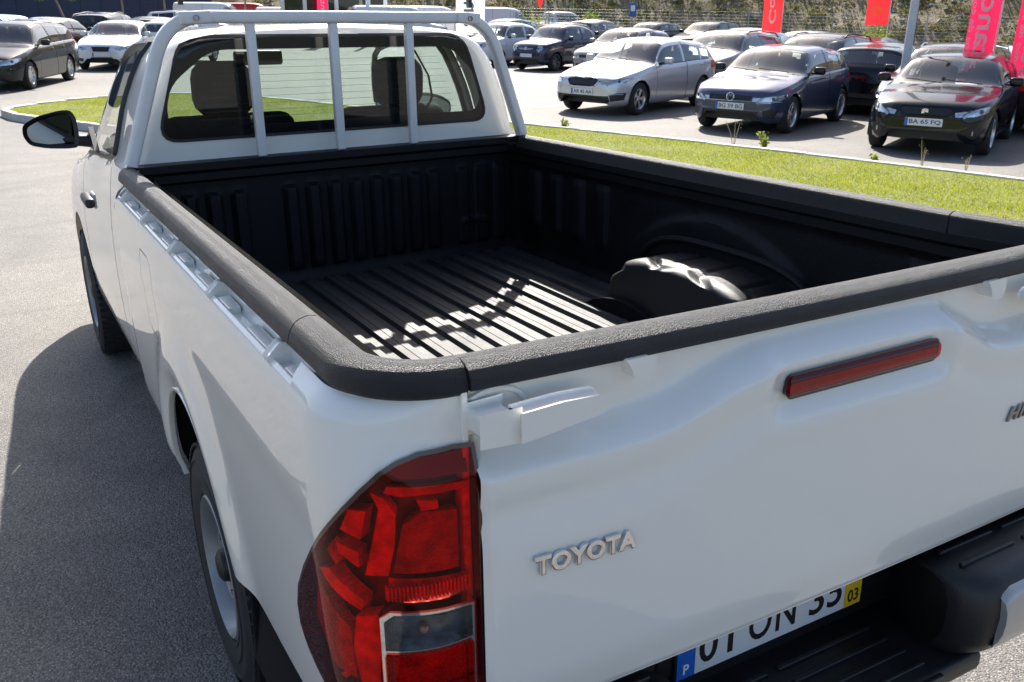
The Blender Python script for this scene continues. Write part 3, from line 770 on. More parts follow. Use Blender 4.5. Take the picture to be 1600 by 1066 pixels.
# ------------------------------------------------------------------ vehicle bodies (used for the truck cab and every parked car)
SEG = [2, 3, 3, 3, 2, 4, 3, 4, 5]        # subdivisions between section points 1..10
IDX = np.cumsum([0] + SEG)               # index of section points
def catmull(P, seg):
    out = []
    for i in range(len(P) - 1):
        p0 = P[max(0, i - 1)]; p1 = P[i]; p2 = P[i + 1]; p3 = P[min(len(P) - 1, i + 2)]
        for k in range(seg[i]):
            t = k / seg[i]
            out.append(tuple(.5 * (2 * b + (c - a) * t + (2 * a - 5 * b + 4 * c - d) * t * t + (3 * b - a - 3 * c + d) * t**3) for a, b, c, d in zip(p0, p1, p2, p3)))
    out.append(P[-1]); return out
def section(sp, u, shrink=1.0):
    w_, b, k, t = float(sp['Wf'](u)), float(sp['Bf'](u)), float(sp['Kf'](u)), float(sp['Tf'](u))
    k = min(k, t - .02); h = t - k; tb = sp.get('tumb', .40)
    cr = min(sp.get('crown', .085), .62 * h)
    xb = .915 * w_; xr = xb - tb * max(0, h - cr) - .03 * min(1, h / .3)
    P = [(sp.get('sill', .86) * w_, b), (max(.955, sp.get('sill', 0) + .02) * w_, b + .05 * min(1, (k - b) / .4)), (.995 * w_, b + .36 * (k - b)), (w_ * .99, b + .70 * (k - b)), (.955 * w_, k - min(.03, .1 * (k - b))), (xb, k + min(.02, .2 * h)),
         ((xb + xr) / 2 + .022 * min(1, h / .4), k + .55 * (h - cr)), (xr, t - cr), (.70 * xr, t - cr * .26), (0, t)]
    return catmull(P, SEG)
def loft(sp):
    sp['Tf'], sp['Kf'], sp['Wf'], sp['Bf'] = [pchip(*zip(*sp[q])) for q in 'TKWB']
    L = sp['L']; keys = sorted(set([0, L] + [q for p in (sp['T'] + sp['K'] + sp['W']) for q in [p[0]]] + sp.get('cuts', [])))
    st = [0]
    for a, b in zip(keys[:-1], keys[1:]):
        if b - st[-1] < 1e-4: continue
        n = max(1, int(math.ceil((b - st[-1]) / sp.get('step', .07)))); a0 = st[-1]
        st += [a0 + (b - a0) * (i + 1) / n for i in range(n)]
    st = [u for i, u in enumerate(st) if i == 0 or u - st[i - 1] > .003]
    bm = bmesh.new(); T = bm.faces.layers.int.new('t'); rows = []
    bow = sp.get('bow', (.10, .06))
    for u in st:
        sec = section(sp, u); r = []
        Wm = sp['w']
        bf = bow[0] * float(smooth01((sp['uroof'] + .3 - u) / 1.2)) ; br = bow[1] * float(smooth01((u - L * .62) / 1.0))
        zc = .5 * (sec[0][1] + sec[-1][1])
        for sgn in (-1, 1):
            for i, (x, z) in enumerate(sec if sgn < 0 else reversed(sec)):
                if sgn > 0 and i == 0: continue
                y = sp['fo'] - u - (bf - br) * (x / Wm) ** 2
                r.append(bm.verts.new((sgn * x, y, z)))
        rows.append(r)
    M = IDX[-1]; F8 = IDX[7]; F6 = IDX[5]
    def tagof(um, k):
        kk = k if k < M else 2 * M - 1 - k       # strip index counted from the sill
        side = 0 if k < M else 1
        if sp['ws'][0] < um < sp['ws'][1] and kk >= F8 : return 1
        if sp.get('rw') and sp['rw'][0] < um < sp['rw'][1] and kk >= F8: return 2
        if F6 <= kk < F8 - 1 + (1 if sp.get('tall') else 0):
            for i, (a, b) in enumerate(sp['side']):
                if a < um < b: return 10 + i + 10 * side
        if kk >= 1 and kk < F8 and not sp.get('nodoor'):
            for i, (a, b) in enumerate(sp['doors']):
                if a < um < b: return 40 + i + 10 * side
                if a - .013 < um < a or b < um < b + .013: return 60
        return 0
    for i in range(len(st) - 1):
        for k in range(2 * M):
            f = bm.faces.new((rows[i][k], rows[i][k + 1], rows[i + 1][k + 1], rows[i + 1][k])); f[T] = tagof((st[i] + st[i + 1]) / 2, k)
    for r, tg in ((rows[0], 0), (rows[-1], 3)):
        nx = sp.get('capn', 2)
        for k in range(M):
            a, b, c, d = r[k], r[k + 1], r[2 * M - k - 1], r[2 * M - k]
            if nx <= 2 or r is rows[0]:
                try:
                    f = bm.faces.new((a, b, c, d) if b is not c else (a, b, d)); f[T] = tg
                except Exception: pass
            else:
                pass
        if nx > 2 and r is not rows[0]:
            g = []
            for k in range(M + 1):
                a, d = r[k], r[2 * M - k]
                if a is d: g.append([a] * (nx + 1)); continue
                g.append([a] + [bm.verts.new(a.co.lerp(d.co, j / nx)) for j in range(1, nx)] + [d])
            for k in range(M):
                for j in range(nx):
                    q = []
                    for vv in (g[k][j], g[k][j + 1], g[k + 1][j + 1], g[k + 1][j]):
                        if vv not in q: q.append(vv)
                    if len(q) > 2:
                        try: f = bm.faces.new(q); f[T] = tg
                        except Exception: pass
    bmesh.ops.recalc_face_normals(bm, faces=bm.faces)
    return bm, st
def pull(bm, tags, name, m, parent, off=0.0, rim=None, warp=None, loc=None, smooth=True):
    """lift the faces with these tags into an object of their own"""
    T = bm.faces.layers.int['t']; fs = [f for f in bm.faces if f[T] in tags]
    if not fs: return None
    idx = {}; V = []; F = []; Sx = set(fs)
    for f in fs:
        q = []
        for v in f.verts:
            if v not in idx: idx[v] = len(V); V.append(v.co + v.normal * off)
            q.append(idx[v])
        F.append(tuple(q))
    if rim is not None:
        rid = {}
        for f in fs:
            for e in f.edges:
                if sum(1 for g in e.link_faces if g in Sx) == 1:
                    a, b = e.verts
                    for v in (a, b):
                        if v not in rid: rid[v] = len(V); V.append(v.co + v.normal * rim)
                    F.append((idx[a], idx[b], rid[b], rid[a]))
    return mesh_obj(name, V, F, m, parent, smooth, warp)

def wheel_mesh(r=.32, w_=.205, spokes=5, style='alloy', rr_=.205):
    """tyre and rim, axle along x, outer face towards +x"""
    t = G(); h = w_ / 2
    t.lathe([(h - .03, rr_), (h - .006, rr_ + .008), (h - .003, rr_ + .020), (h - .006, rr_ + .023), (h, rr_ + .045), (h + .001, rr_ + .060), (h - .003, rr_ + .063), (h - .003, r - .052), (h + .0005, r - .049), (h - .004, r - .036), (h - .009, r - .031), (h - .012, r - .020), (h - .022, r - .009), (h - .05, r), (-h + .05, r), (-h + .02, r - .01), (-h, r - .05), (-h + .004, rr_ + .01), (-h + .03, rr_)], n=48)
    g = G()
    g.lathe([(h - .012, rr_ + .006), (h - .004, rr_ - .002), (h - .018, rr_ - .014), (h - .05, rr_ - .022), (-h + .04, rr_ - .03)], n=48)
    if style == 'steel':
        g.lathe([(h - .048, rr_ - .024), (h - .066, rr_ - .040), (h - .058, rr_ - .055), (h - .034, rr_ - .078), (h - .028, .095), (h - .034, .085), (h - .040, .055), (h - .042, 0)], n=48)
    else:
        g.lathe([(h - .045, .0), (h - .042, .045), (h - .055, .06), (h - .09, .06)], n=24)
        for i in range(spokes):
            for dlt in ((-.13, .13) if style == 'split' else (0,)):
                a = 2 * PI * i / spokes + dlt; wd = .030 if style != 'split' else .017
                ca, sa = cos(a), sin(a); pts = []
                for rad, ww, xo in ((.045, wd * .8, h - .045), (rr_ - .018, wd * 1.25, h - .028)):
                    for s_ in (-1, 1): pts.append((xo, rad * ca - s_ * ww * sa, rad * sa + s_ * ww * ca))
                    for s_ in (-1, 1): pts.append((xo - .03, rad * ca - s_ * ww * sa, rad * sa + s_ * ww * ca))
                g.add(pts, [(0, 1, 5, 4), (2, 6, 7, 3), (0, 4, 6, 2), (1, 3, 7, 5)])
    d = G().lathe([(-h + .05, rr_ - .03), (-h + .05, 0)], n=32)
    return t, g, d
WM = {}
def add_wheel(parent, loc, sg, r, style, spokes, m, w_=.205, rr_=.205, name='wheel', warp=None, hub=None):
    key = (r, style, spokes, w_, rr_)
    if key not in WM:
        t, g, d = wheel_mesh(r, w_, spokes, style, rr_)
        out = []
        for q in (t, g, d):
            me = bpy.data.meshes.new('wheel'); me.from_pydata([tuple(v) for v in q.v], [], q.f); me.polygons.foreach_set('use_smooth', [True] * len(me.polygons))
            me.set_sharp_from_angle(angle=RAD(35)); out.append(me)
        out[0].materials.append(RUBBER); out[2].materials.append(SEAM); out[1].materials.append(m); WM[key] = out
    a = WM[key]; wh = link(bpy.data.objects.new(name, a[0]), parent)
    wh.matrix_local = Matrix.Translation(loc) @ Matrix.Rotation(0 if sg > 0 else PI, 4, 'Z')
    ri = link(bpy.data.objects.new('rim', a[1]), wh)
    ri.material_slots[0].link = 'OBJECT'; ri.material_slots[0].material = m
    link(bpy.data.objects.new('brake_backplate', a[2]), wh)
    return wh

# --- truck cab
TY = 4.31          # front axle
LB = TY + .98 - 2.435
cs = dict(sill=.96, L=LB, w=.875, fo=.98, uroof=1.85, tumb=.36, crown=.075, step=.07, bow=(.12, 0), capn=48,
    T=[(0, .70), (.03, .86), (.10, .96), (.4, 1.06), (.8, 1.10), (1.12, 1.135), (1.75, 1.655), (2.05, 1.688), (2.4, 1.694), (LB - .05, 1.685), (LB - .015, 1.672), (LB, 1.650)],
    K=[(0, .62), (.03, .78), (.10, .88), (.4, .97), (.8, 1.02), (1.15, 1.085), (1.6, 1.135), (2.2, 1.175), (2.62, 1.235), (LB - .015, 1.245), (LB, 1.24)],
    W=[(0, .68), (.04, .76), (.15, .83), (.4, .868), (.8, .875), (2.2, .873), (LB - .04, .868), (LB - .012, .858), (LB, .840)],
    B=[(0, .45), (.1, .36), (.5, .38), (1.3, .42), (LB - .1, .44), (LB, .44)],
    ws=(1.16, 1.72), rw=None, side=[(1.42, 2.44)], doors=[(1.36, 2.52)], cuts=[1.16, 1.72, 1.42, 2.44, 1.36, 1.352, 2.52, 2.528, 1.347, 2.533], tall=True)
bm, st = loft(cs)
T_ = bm.faces.layers.int['t']
OFFY = TY - (LB - .0) * 0
cab = G()
sidef = lambda f: abs(f.calc_center_median().x) > .45 and f.calc_center_median().z < .95
for sgn in (-1, 1):
    cut(bm, circle_poly(0, .345, .44, 28), 8, ax=(1, 2), filt=lambda f, s=sgn: f.calc_center_median().x * s > .5 and f.calc_center_median().z < .98)
yr_ = .98 - LB
backf = lambda f: f.calc_center_median().y < yr_ + .02
def rpoly(pts, r, n=5):
    out = []; m = len(pts)
    for i in range(m):
        p0, p1, p2 = Vector(pts[i - 1]), Vector(pts[i]), Vector(pts[(i + 1) % m]); a = (p0 - p1).normalized(); b = (p2 - p1).normalized()
        A = p1 + a * r; B_ = p1 + b * r
        for k in range(n + 1): t = k / n; q = A * (1 - t) ** 2 + p1 * 2 * t * (1 - t) + B_ * t * t; out.append((q.x, q.y))
    return out
WIN = rpoly([(-.715, 1.300), (.665, 1.300), (.545, 1.648), (-.600, 1.648)], .085)
cut(bm, WIN, 70, ax=(0, 2), filt=backf)
cut(bm, inset_poly(WIN, .010), 71, ax=(0, 2), filt=lambda f: backf(f) and f[T_] == 70)
WIN2 = rpoly([(-.672, 1.345), (.618, 1.345), (.606, 1.480), (.475, 1.600), (-.500, 1.600), (-.655, 1.480)], .062)
cut(bm, WIN2, 72, ax=(0, 2), filt=lambda f: backf(f) and f[T_] == 71)
for v in bm.verts: v.co.y += TY
bm.normal_update()
body = pull(bm, (0, 3), 'cab', WHITE, truck, warp=TW)
pull(bm, (60,), 'door_gap', SEAM, body, off=-.006, warp=TW)
pull(bm, (70,), 'window_seal', BLACK, body, off=.003, rim=-.01, warp=TW)
rwp = pull(bm, (71,), 'window_border', mat('glass_border', (.004, .005, .008), rough=.12, spec=.5), body, off=.001, warp=TW)
rwo = pull(bm, (72,), 'rear_window', GLASST, body, off=.001, warp=TW)
pull(bm, (1,), 'windscreen', glass('screen_glass', (.86, .9, .88)), body, off=0, warp=TW)
for sgn, tg, wt in ((-1, 40, 10), (1, 50, 20 + 0)):
    d = pull(bm, (tg,), 'door', WHITE, truck, rim=-.02, warp=TW)
    pull(bm, (wt,), 'door_window', glass('door_glass', (.80, .86, .84)), d, off=-.004, warp=TW)
    G().box((XC + sgn * .905, TY - .98 - .0 + .0 - .50, 1.075), (.036, .19, .036), r=.014).out('door_handle', BLACK, d, warp=TW)
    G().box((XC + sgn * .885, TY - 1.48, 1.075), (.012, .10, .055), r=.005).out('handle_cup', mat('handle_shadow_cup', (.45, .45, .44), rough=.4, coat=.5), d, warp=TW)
T2 = bm.faces.layers.int['t']
bm.free()
# belt line trim and window frame rubber on the left door
lo = []
for i in range(13):
    u = 1.42 + (2.44 - 1.42) * i / 12; sec = section(cs, u); p = sec[IDX[5]]; lo.append((u, p))
for sgn in (-1, 1):
    pth = [((sgn * (p[0] + .004), TY + .98 - u - .12 * float(smooth01((cs['uroof'] + .3 - u) / 1.2)) * (p[0] / .875) ** 2, p[1] + .002)) for u, p in lo]
    G().tube([TW(*q) for q in pth], .011, 8).out('belt_trim', BLACK, body)
    pth = []
    for i in range(13):
        u = 1.42 + (2.44 - 1.42) * i / 12; p = section(cs, u)[IDX[7]]
        pth.append((sgn * (p[0] + .002), TY + .98 - u - .12 * float(smooth01((cs['uroof'] + .3 - u) / 1.2)) * (p[0] / .875) ** 2, p[1] - .004))
    sec = section(cs, 2.44); col = [(sgn * (sec[k][0] + .002), TY + .98 - 2.44, sec[k][1]) for k in range(IDX[7], IDX[5] - 1, -1)]
    G().tube([TW(*q) for q in pth + col[1:]], .015, 8).out('window_frame', BLACK, body)
# heating wires on the rear window
g = G()
for i in range(9):
    z = 1.37 + .024 * i; g.box((-.03, 2.4335, z), (1.05 - .02 * i, .0005, .0009))
ho = g.out('heater_wire', mat('heater_wire', (.10, .06, .03), rough=.6), rwo, smooth=False, warp=TW); ho['kind'] = 'stuff'
# door mirror
def chaik(p, n=2):
    for _ in range(n):
        q = []
        for i in range(len(p)):
            a = p[i]; b = p[(i + 1) % len(p)]; q += [(a[0] * .8 + b[0] * .2, a[1] * .8 + b[1] * .2), (a[0] * .2 + b[0] * .8, a[1] * .2 + b[1] * .8)]
        p = q
    return p
def mirror(sgn):
    x0 = XC + sgn * .86
    g = G(); v = []; prof = [(.0, -.075), (.035, -.078), (.12, -.072), (.185, -.055), (.205, -.015), (.200, .03), (.14, .062), (.05, .082), (.01, .080), (-.008, .05), (-.010, -.03)]
    f = []; n = len(prof); N_ = 8
    prof = chaik(prof); n = len(prof)
    for i in range(N_ + 1):
        t = i / N_; sc = 1 - .55 * t ** 2.2
        for a, b in prof: v.append((x0 + sgn * (-.005 + .09 + (a - .09) * sc), 3.50 + .085 * t, 1.272 + b * sc))
    for i in range(N_):
        for k in range(n): f.append((i * n + k, i * n + (k + 1) % n, (i + 1) * n + (k + 1) % n, (i + 1) * n + k))
    f.append(tuple(N_ * n + k for k in range(n)))
    g.add(v, f)
    # inner lip facing backwards
    inn = inset_poly(prof, .017); m = len(g.v)
    g.add([(x0 + sgn * (-.005 + a), 3.50, 1.272 + b) for a, b in prof] + [(x0 + sgn * (-.005 + a), 3.508, 1.272 + b) for a, b in inn], [(k, (k + 1) % n, n + (k + 1) % n, n + k) for k in range(n)])
    g.tube([(x0 - sgn * .08, 3.53, 1.215), (x0 - sgn * .02, 3.535, 1.222), (x0 + sgn * .05, 3.545, 1.235)], [.030, .026, .03], 10)
    g.prism([(3.38, 1.19), (3.64, 1.19), (3.62, 1.215), (3.50, 1.28)], x0 - .055 * sgn, x0 - .075 * sgn, 'yz')
    o = g.out('door_mirror', BLACK, truck, warp=TW)
    mesh_obj('mirror_glass', [(x0 + sgn * (-.005 + a), 3.520 - .036 * (a / .2) - .012 * b / .08, 1.272 + b) for a, b in inn], [tuple(range(n))], MIRR, o, smooth=False, warp=TW)
mirror(-1); mirror(1)
# wheels
for sg in (-1, 1):
    for yy, zc in ((YA, .335 - .02), (TY, .335 + .02)):
        hubp = TW(XC + sg * .752, yy, 0)
        wh = add_wheel(truck, (hubp[0], hubp[1], zc), sg, .338, 'steel', 0, STEELW, w_=.205, rr_=.191)
        cp = G().lathe([(.099, .0), (.098, .028), (.090, .042), (.066, .048), (.062, .056)], n=28).out('hub_cap', BLACK, wh)
        for i in range(6):
            a = 2 * PI * i / 6; G().lathe([(.086, 0), (.084, .008), (.060, .010)], n=8, c=(-.006, .074 * cos(a), .074 * sin(a))).out('wheel_nut', CHROME, wh)
        for i in range(10):
            a = 2 * PI * (i + .5) / 10; vh = G().lathe([(.001, 0), (.001, .013), (-.004, .015)], n=12, c=(.105 - .0455, .131 * cos(a), .131 * sin(a))).out('vent_hole', SEAM, wh)
        # tread blocks
        t = G()
        for k in range(64):
            a = 2 * PI * k / 64
            for x_, w0, sh, rd in ((-.062, .034, 0, 0), (-.021, .034, .5, 0), (.021, .034, 0, 0), (.062, .034, .5, 0), (.088, .012, 0, .007)):
                aa = a + sh * 2 * PI / 64; ca, sa = cos(aa), sin(aa); cb, sb = cos(aa + .062), sin(aa + .062)
                for_ = []
                for rad in (.333 - rd, .3415 - rd):
                    for xx in (x_ - w0 / 2, x_ + w0 / 2):
                        for c_, s_ in ((ca, sa), (cb, sb)): for_.append((xx, rad * c_, rad * s_))
                t.add(for_, [(4, 5, 7, 6), (0, 4, 6, 2), (1, 3, 7, 5), (0, 1, 5, 4), (2, 6, 7, 3)])
        o = t.out('tyre_tread', RUBBER, wh, smooth=False); o['kind'] = 'stuff'
# cabin
fl = G().box((XC, 3.15, .80), (1.5, 1.5, .06)).out('cabin_floor', INTER, truck, warp=TW)
G().box((XC, 2.475, 1.05), (1.45, .03, .48), r=.01).out('cabin_back_trim', INTER, truck, warp=TW)
G().box((XC, 3.98, 1.00), (1.42, .36, .20), r=.06).out('dashboard', DASH, truck, warp=TW)
G().box((XC, 2.98, 1.605), (1.1, .9, .012), r=.004).out('headlining', DASH, truck, warp=TW)
for sx, wd in ((-.36, .52), (.36, .52)):
    s = G().box((XC + sx, 2.80, 1.06), (wd, .14, .60), r=.055, rot=Euler((.12, 0, 0))).out('seat_back', FABRIC, truck, warp=TW)
    G().box((XC + sx * 1.06, 2.74, 1.455), (.23, .15, .20), r=.062, rot=Euler((.1, 0, 0))).out('headrest', FABRIC, s, warp=TW)
    for q in (-.055, .055): G().tube([(XC + sx + q, 2.71, 1.35), (XC + sx + q, 2.705, 1.46)], .006, 8).out('headrest_post', CHROME, s, warp=TW)
    G().box((XC + sx, 3.05, .90), (wd, .50, .14), r=.05).out('seat_cushion', FABRIC, s, warp=TW)
sw = G(); pts = []
for i in range(29):
    a = 2 * PI * i / 28; pts.append((XC - .36 + .185 * cos(a), 3.62 - .185 * sin(a) * .42, 1.12 + .185 * sin(a) * .9))
sw.tube(pts, .014, 8, cap=False); sw.tube([(XC - .54, 3.62, 1.12), (XC - .36, 3.66, 1.11), (XC - .18, 3.62, 1.12)], .018, 8); sw.tube([(XC - .36, 3.65, 1.10), (XC - .36, 3.85, 1.04)], .03, 8)
sw.out('steering_wheel', BLACK, truck, warp=TW)
rm = G().box((XC - .02, 3.52, 1.545), (.24, .03, .066), r=.014).out('rear_view_mirror', BLACK, truck, warp=TW)
for sg in (-1, 1):
    G().sweep([(TW(XC + sg * .53, 2.86, 1.58), (0, .4, 0), (1, 0, 0)), (TW(XC + sg * .590, 2.84, 1.47), (0, .4, 0), (1, 0, 0)), (TW(XC + sg * .605, 2.84, 1.38), (0, .4, 0), (1, 0, 0)), (TW(XC + sg * .57, 2.86, 1.28), (0, .4, 0), (1, 0, 0)), (TW(XC + sg * .45, 2.9, 1.18), (0, .4, 0), (1, 0, 0))], [(-.022, -.0015), (.022, -.0015), (.022, .0015), (-.022, .0015)]).out('seat_belt', ORANGE if sg < 0 else FABRIC, truck)

# ------------------------------------------------------------------ ground
def asphalt():
    m, t, p = nodes('asphalt'); N = t.nodes.new; L = t.links.new
    g = N('ShaderNodeNewGeometry')
    def noise(sc, det=6, rough=.6, dist=0):
        n = N('ShaderNodeTexNoise'); n.inputs['Scale'].default_value = sc; n.inputs['Detail'].default_value = det; n.inputs['Roughness'].default_value = rough; n.inputs['Distortion'].default_value = dist
        L(g.outputs['Position'], n.inputs['Vector']); return n
    def ramp(src, a, b, ca, cb):
        r = N('ShaderNodeValToRGB'); r.color_ramp.elements[0].position = a; r.color_ramp.elements[1].position = b
        r.color_ramp.elements[0].color = (*ca, 1); r.color_ramp.elements[1].color = (*cb, 1); L(src, r.inputs[0]); return r
    def mix(mode, fac, a, b):
        x = N('ShaderNodeMix'); x.data_type = 'RGBA'; x.blend_type = mode
        if isinstance(fac, float): x.inputs[0].default_value = fac
        else: L(fac, x.inputs[0])
        L(a, x.inputs[6]); L(b, x.inputs[7]); return x.outputs[2]
    v = N('ShaderNodeTexVoronoi'); v.inputs['Scale'].default_value = 150; L(g.outputs['Position'], v.inputs['Vector'])
    v2 = N('ShaderNodeTexVoronoi'); v2.inputs['Scale'].default_value = 300; L(g.outputs['Position'], v2.inputs['Vector'])
    sp = N('ShaderNodeSeparateColor'); L(v.outputs['Color'], sp.inputs[0])
    stone = ramp(sp.outputs[0], .05, .95, (.135, .127, .113), (.255, .238, .212)).outputs[0]
    edge = ramp(v.outputs['Distance'], .30, .75, (1, 1, 1), (.55, .55, .56)).outputs[0]
    base = mix('MULTIPLY', 1.0, stone, edge)
    sp2 = N('ShaderNodeSeparateColor'); L(v2.outputs['Color'], sp2.inputs[0])
    light = ramp(sp2.outputs[1], .93, .96, (0, 0, 0), (1, 1, 1)).outputs[0]
    lc = N('ShaderNodeRGB'); lc.outputs[0].default_value = (.40, .38, .355, 1)
    base = mix('MIX', light, base, lc.outputs[0])
    big = ramp(noise(.35, 5, .6, .6).outputs[0], .3, .7, (.78, .78, .80), (1.15, 1.12, 1.08)).outputs[0]
    base = mix('MULTIPLY', 1.0, base, big)
    med = ramp(noise(3.2, 6, .7).outputs[0], .35, .68, (.9, .9, .9), (1.08, 1.08, 1.08)).outputs[0]
    base = mix('MULTIPLY', 1.0, base, med)
    # old oil and tyre marks
    st = ramp(noise(.9, 3, .5, 1.5).outputs[0], .66, .76, (1, 1, 1), (.68, .67, .66)).outputs[0]
    base = mix('MULTIPLY', 1.0, base, st)
    sc1 = ramp(noise(.12, 2, .4, 3.5).outputs[0], .47, .50, (1, 1, 1), (.86, .86, .87)).outputs[0]
    sc2 = ramp(noise(.12, 2, .4, 3.5).outputs[0], .50, .53, (1, 1, 1), (1.16, 1.16, 1.15)).outputs[0]
    base = mix('MULTIPLY', 1.0, base, sc1); base = mix('MULTIPLY', .999, base, sc2)
    L(base, p.inputs['Base Color']); p.inputs['Roughness'].default_value = .78; p.inputs['Specular IOR Level'].default_value = .5
    b = N('ShaderNodeBump'); b.inputs['Strength'].default_value = .85; b.inputs['Distance'].default_value = .004; b.invert = True
    L(v.outputs['Distance'], b.inputs['Height']); L(b.outputs[0], p.inputs['Normal'])
    return m
ASPH = asphalt()
gx = np.concatenate([[-900, -500, -280], np.linspace(-140, -12, 22), np.linspace(-11, 30, 60), np.linspace(32, 150, 24), [300, 600]])
gy = np.concatenate([[-900, -500, -280], np.linspace(-140, -8, 20), np.linspace(-7, 50, 76), np.linspace(52, 160, 24), [300, 600]])
V = [(x, y, float(TZ(x, y))) for x in gx for y in gy]; ny = len(gy)
F = [(i * ny + j, (i + 1) * ny + j, (i + 1) * ny + j + 1, i * ny + j + 1) for i in range(len(gx) - 1) for j in range(ny - 1)]
gr = mesh_obj('car_park_ground', V, F, ASPH); gr['kind'] = 'structure'

# --- planted island: kerb stones, soil, lawn
far = [(-.87, 18.55), (-.60, 19.05), (.0, 19.75), (.95, 20.45), (1.8, 20.75), (2.6, 20.75), (3.45, 20.3), (4.16, 19.2), (5.08, 17.18), (6.0, 15.0), (6.86, 13.03), (7.82, 10.76), (8.48, 8.62), (8.94, 6.81), (9.27, 5.29), (9.55, 3.2), (9.75, 0), (9.8, -5)]
near = [(6.3, -5), (5.9, 0), (5.2, 4.0), (4.1, 7.8), (2.8, 10.8), (1.35, 13.6), (.45, 15.2), (-.20, 16.4), (-.66, 17.35), (-.92, 18.1)]
loop = far + near
def resample(pts, step, closed=True):
    P = [Vector(p) for p in pts] + ([Vector(pts[0])] if closed else []); out = []; carry = 0
    for a, b in zip(P[:-1], P[1:]):
        d = (b - a).length; t = carry
        while t < d: out.append(tuple(a.lerp(b, t / d))); t += step
        carry = t - d
    return out
def chaikin(p, n=2):
    for _ in range(n):
        q = []
        for i in range(len(p)):
            a = p[i]; b = p[(i + 1) % len(p)]
            q += [(a[0] * .75 + b[0] * .25, a[1] * .75 + b[1] * .25), (a[0] * .25 + b[0] * .75, a[1] * .25 + b[1] * .75)]
        p = q
    return p
lp = chaikin(loop, 2)
KERB = mat('kerb_concrete', (.50, .49, .47), rough=.85, var=.14, vscale=9, bump=.4, bscale=60)
SOIL = mat('lawn_soil', (.13, .14, .030), rough=.95, var=.4, vscale=12)
verge = mesh_obj('grass_verge', [(x, y, float(TZ(x, y)) + .105) for x, y in inset_poly(lp, .08)], [tuple(range(len(lp)))], SOIL, smooth=False)
bmv = bmesh.new(); bmv.from_mesh(verge.data); bmesh.ops.triangulate(bmv, faces=bmv.faces); bmv.to_mesh(verge.data); bmv.free()
verge['kind'] = 'structure'
ks = resample(lp, .8)
kme = bpy.data.meshes.new('kerb_stone'); q = G().box((0, 0, .0), (.788, .13, .30), r=.012, bevel=2)
kme.from_pydata(q.v, [], q.f); kme.materials.append(KERB)
for i in range(len(ks)):
    a = Vector(ks[i]); b = Vector(ks[(i + 1) % len(ks)]); d = b - a
    if d.length < .05: continue
    n = Vector((-d.y, d.x)).normalized(); c = (a + b) / 2
    o = bpy.data.objects.new('kerb_stone', kme); link(o, verge)
    o.location = (c.x, c.y, float(TZ(c.x, c.y)) - .02 + random.uniform(-.003, .003)); o.rotation_euler = (0, 0, math.atan2(d.y, d.x)); o.scale = (d.length / .8, 1, 1)
# lawn: many short blades in one object
li = inset_poly(lp, .07); xs_ = [p[0] for p in li]; ys_ = [p[1] for p in li]
def pts_in(poly, n, x0, x1, y0, y1):
    P = rng.uniform((x0, y0), (x1, y1), (n, 2)); m = np.zeros(n, bool); k = len(poly)
    for i in range(k):
        ax_, ay_ = poly[i]; bx_, by_ = poly[(i + 1) % k]
        c = ((ay_ > P[:, 1]) != (by_ > P[:, 1])) & (P[:, 0] < (bx_ - ax_) * (P[:, 1] - ay_) / (by_ - ay_ + 1e-12) + ax_); m ^= c
    return P[m]
gp = pts_in(li, 560000, -1, 10, 1.5, 21)
n = len(gp); h = rng.uniform(.014, .036, n); a = rng.uniform(0, 2 * PI, n); lean = rng.normal(0, .018, (n, 2)); wd = rng.uniform(.003, .0065, n)
# patchy height
pn = np.sin(gp[:, 0] * 2.1 + np.sin(gp[:, 1] * 1.3) * 2) * np.sin(gp[:, 1] * 1.7 + 1.1); h *= 1 + .22 * pn
z0 = TZ(gp[:, 0], gp[:, 1]) + .10
dx = np.cos(a) * wd; dy = np.sin(a) * wd
Vb = np.empty((n, 3, 3)); Vb[:, 0] = np.stack([gp[:, 0] - dx, gp[:, 1] - dy, z0], 1); Vb[:, 1] = np.stack([gp[:, 0] + dx, gp[:, 1] + dy, z0], 1)
Vb[:, 2] = np.stack([gp[:, 0] + lean[:, 0], gp[:, 1] + lean[:, 1], z0 + h], 1)
def leaf_mat(name, cols, trans=.35, scale=1.5, rough=.6):
    m, t, p = nodes(name); N = t.nodes.new; L = t.links.new; g = N('ShaderNodeNewGeometry')
    ns = N('ShaderNodeTexNoise'); ns.inputs['Scale'].default_value = scale; ns.inputs['Detail'].default_value = 6; L(g.outputs['Position'], ns.inputs['Vector'])
    ad = N('ShaderNodeMath'); ad.operation = 'MULTIPLY_ADD'; ad.inputs[1].default_value = .45; L(g.outputs['Random Per Island'], ad.inputs[0])
    ad2 = N('ShaderNodeMath'); ad2.operation = 'MULTIPLY'; ad2.inputs[1].default_value = .62; L(ns.outputs[0], ad2.inputs[0]); L(ad2.outputs[0], ad.inputs[2])
    r = N('ShaderNodeValToRGB'); e = r.color_ramp.elements; e[0].position = .22; e[1].position = .82; e[0].color = (*cols[0], 1); e[1].color = (*cols[-1], 1)
    for i, c in enumerate(cols[1:-1]): q = e.new(.22 + .6 * (i + 1) / (len(cols) - 1)); q.color = (*c, 1)
    L(ad.outputs[0], r.inputs[0]); L(r.outputs[0], p.inputs['Base Color']); p.inputs['Roughness'].default_value = rough; p.inputs['Specular IOR Level'].default_value = .25
    tr = N('ShaderNodeBsdfTranslucent'); mx = N('ShaderNodeMixShader'); mx.inputs[0].default_value = trans; L(r.outputs[0], tr.inputs[0])
    o = t.nodes['Material Output']; L(p.outputs[0], mx.inputs[1]); L(tr.outputs[0], mx.inputs[2]); L(mx.outputs[0], o.inputs[0]); return m
GRASS = leaf_mat('lawn_grass', [(.17, .22, .008), (.28, .33, .010), (.40, .43, .018), (.52, .48, .07)], .45)
